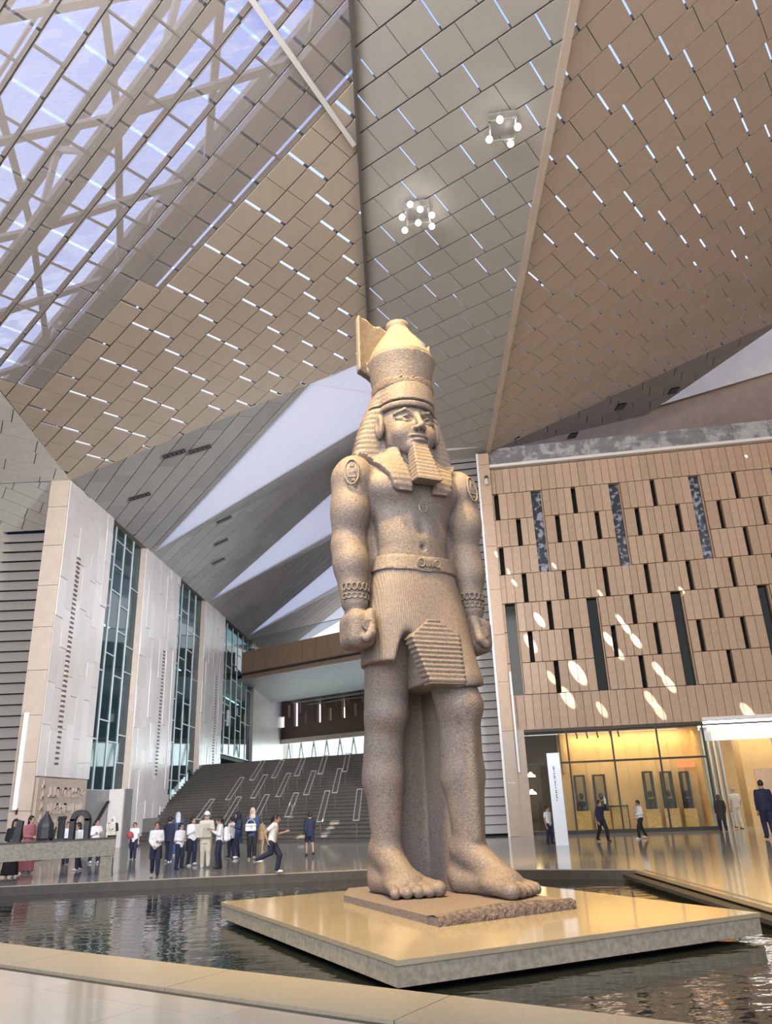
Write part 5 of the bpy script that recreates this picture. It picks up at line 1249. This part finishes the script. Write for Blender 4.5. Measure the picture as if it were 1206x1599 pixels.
person('boy in white long sleeves clasping his hands, closest to the pool', (241, 1367), 1283, 15, (W_, 'long', .48), TR_N, ('short', 'hair_brown'), ('front', 'low'), 'walk', tied=N_)
person('child in white shirt with navy jacket over the shoulder, seen from behind', (262, 1346), 1275, 165, (N_, 'long', .44), TR_N, ('short', 'hair_dark'), ('hang', 'hang'), 'ease', 'shoe_white')
person('woman in grey headscarf and long denim coat, back turned', (275, 1336), 1268, 200, ('cloth_denim', 'long', .28), ('trousers', 'cloth_denim'), ('hijab', 'cloth_grey'), ('hang', 'hang'), 'stand', 'shoe_white')
person('small girl in white shirt looking at her hands', (279, 1358), 1285, 55, (W_, 'long', .47), TR_N, ('long', 'hair_dark'), ('phone', 'front'), 'ease', 'shoe_dark')
person('girl in white shirt with black jacket tied round her hips', (298, 1352), 1275, 50, (W_, 'long', .50), TR_N, ('long', 'hair_dark'), ('phone', 'phone'), 'ease', 'shoe_white', tied=B_)
r_, w_ = person('guide in white cap and cream clothes reading a newspaper', (320, 1355), 1267, 10, ('cloth_cream', 'long', .42), ('trousers', 'cloth_cream'), ('cap', 'hair_dark'), ('hold', 'hold'), 'ease', 'shoe_white', 'skin_pale')
sheet(w_(-.06, -.20, .66), .42, .40, 10, 'newspaper held by the guide in the white cap')
r_, w_ = person('girl in white shirt with ponytail and white backpack facing the guide', (341, 1357), 1275, -75, (W_, 'long', .49), TR_N, ('tail', 'hair_dark'), ('phone', 'phone'), 'ease', 'shoe_dark')
b = empty('backpack', w_(0, .135, .52), math.radians(-75)); q_ = carve(lambda X, Y, Z: sm(rbox(X, Y, Z, (0, 0, .18), (.14, .07, .19), .06), rbox(X, Y, Z, (0, .08, .11), (.10, .04, .09), .03), .02), (-.18, -.1, -.04), (.18, .16, .42), .015)
o = bpy.data.objects.new('bag', npmesh('bag', q_[0], q_[1], 'cloth_white')); COL.objects.link(o); o.parent = b
for s in (-1, 1): MB().ring((s * .08, -.05, .2), (1, 0, 0), (0, 0, 1), .16, .012, .07, seg=14, k=5).build('strap', 'cloth_black', b, local=True)
tag(b, 'white backpack on the girl with the ponytail', 'backpack')
person('small child in white shirt standing close to the woman in black headscarf', (361, 1340), 1275, -120, (W_, 'long', .47), TR_N, ('short', 'hair_dark'), ('hang', 'front'), 'ease')
person('woman in black headscarf and denim pinafore with folded arms', (371, 1341), 1267, -60, ('cloth_denim', 'long', .34), TR_N, ('hijab', B_), ('cross', 'cross'), 'ease', 'shoe_white')
r_, w_ = person('woman in beige headscarf and open denim jacket carrying a white bag', (393, 1342), 1261, 5, ('cloth_denim', 'long', .44), ('trousers', B_), ('hijab', 'cloth_beige'), ('front', 'front'), 'ease', 'shoe_tan', 'skin_pale')
b = empty('handbag', w_(-.02, -.16, .545), math.radians(5)); q_ = carve(lambda X, Y, Z: rbox(X, Y, Z, (0, 0, .11), (.17, .05, .11), .03), (-.2, -.08, -.02), (.2, .08, .25), .014)
o = bpy.data.objects.new('bag', npmesh('bag', q_[0], q_[1], 'cloth_white')); COL.objects.link(o); o.parent = b
MB().box((0, -.052, .15), (.34, .008, .02)).build('flap_edge', 'cloth_brown', b, local=True); MB().ring((0, .02, .20), (0, 1, 0), (1, 0, 0), .13, .012, .14, seg=14, k=5).build('strap', 'cloth_cream', b, local=True)
tag(b, 'white handbag held before the woman in the denim jacket', 'handbag')
person('small figure in brown coat behind the woman with the handbag', (408, 1330), 1291, 150, ('cloth_brown', 'long', .36), ('trousers', 'cloth_brown'), ('short', 'hair_brown'), ('hang', 'hang'), 'ease', 'shoe_tan', height=1.1)
person('boy in white T-shirt and cap of dark hair running along the pool', (424, 1365), 1271, 80, (W_, 'short', .48), TR_N, ('tail', 'hair_dark'), ('run_f', 'run_b'), 'run', 'shoe_white', lean=9)
person('boy in dark hooded jacket and shorts walking away', (484, 1337), 1268, 200, (N_, 'long', .44), ('shorts', N_), ('short', 'hair_dark'), ('hang', 'swing_f'), 'walk', 'shoe_dark')
person('child in white T-shirt beside the white totem sign', (860, 1319), 1258, 40, (W_, 'short', .48), TR_N, ('short', 'hair_dark'), ('swing_b', 'hang'), 'ease')
r_, w_ = person('child lifting a bottle with navy jacket over white shirt before the shop', (943, 1314), 1249, 30, (N_, 'long', .47), ('trousers', B_), ('short', 'hair_dark'), ('up', 'hang'), 'walk')
b = empty('bottle', w_(.075, -.15, .90)); MB().lathe((0, 0, 0), [(.03, 0), (.035, .02), (.035, .16), (.014, .20), (.014, .22)], 12).build('flask', 'cloth_white', b, smooth=True, local=True); MB().lathe((0, 0, .222), [(.017, 0), (.017, .025)], 10).build('cap', 'cloth_sky', b, local=True); tag(b, 'white drinking bottle raised by the child before the shop', 'bottle')
person('boy in white long sleeves walking past the shop window', (1004, 1310), 1249, -80, (W_, 'long', .48), ('trousers', B_), ('short', 'hair_dark'), ('front', 'low'), 'walk', 'shoe_white')
person('woman in long dark belted coat at the entrance', (1131, 1298), 1240, 170, ('cloth_coat', 'long', .30), ('trousers', B_), ('side', 'hair_brown'), ('hang', 'hang'), 'step', girth=1.12)
person('grey haired man in pale shirt and cream trousers at the entrance', (1156, 1294), 1229, 190, ('cloth_cream', 'short', .50), ('trousers', 'cloth_cream'), ('short', 'hair_grey'), ('hang', 'hang'), 'ease', 'shoe_dark', 'skin_pale', 1.1)
person('man in navy tracksuit top at the right picture edge', (1205, 1311), 1217, 175, (N_, 'long', .48), TR_N, ('short', 'hair_dark'), ('hang', 'hang'), 'ease', 'shoe_dark', 'skin', 1.1)
for o in bpy.data.objects:
    if '_h' in o.keys(): del o['_h']
    if '_base' in o.keys(): del o['_base']
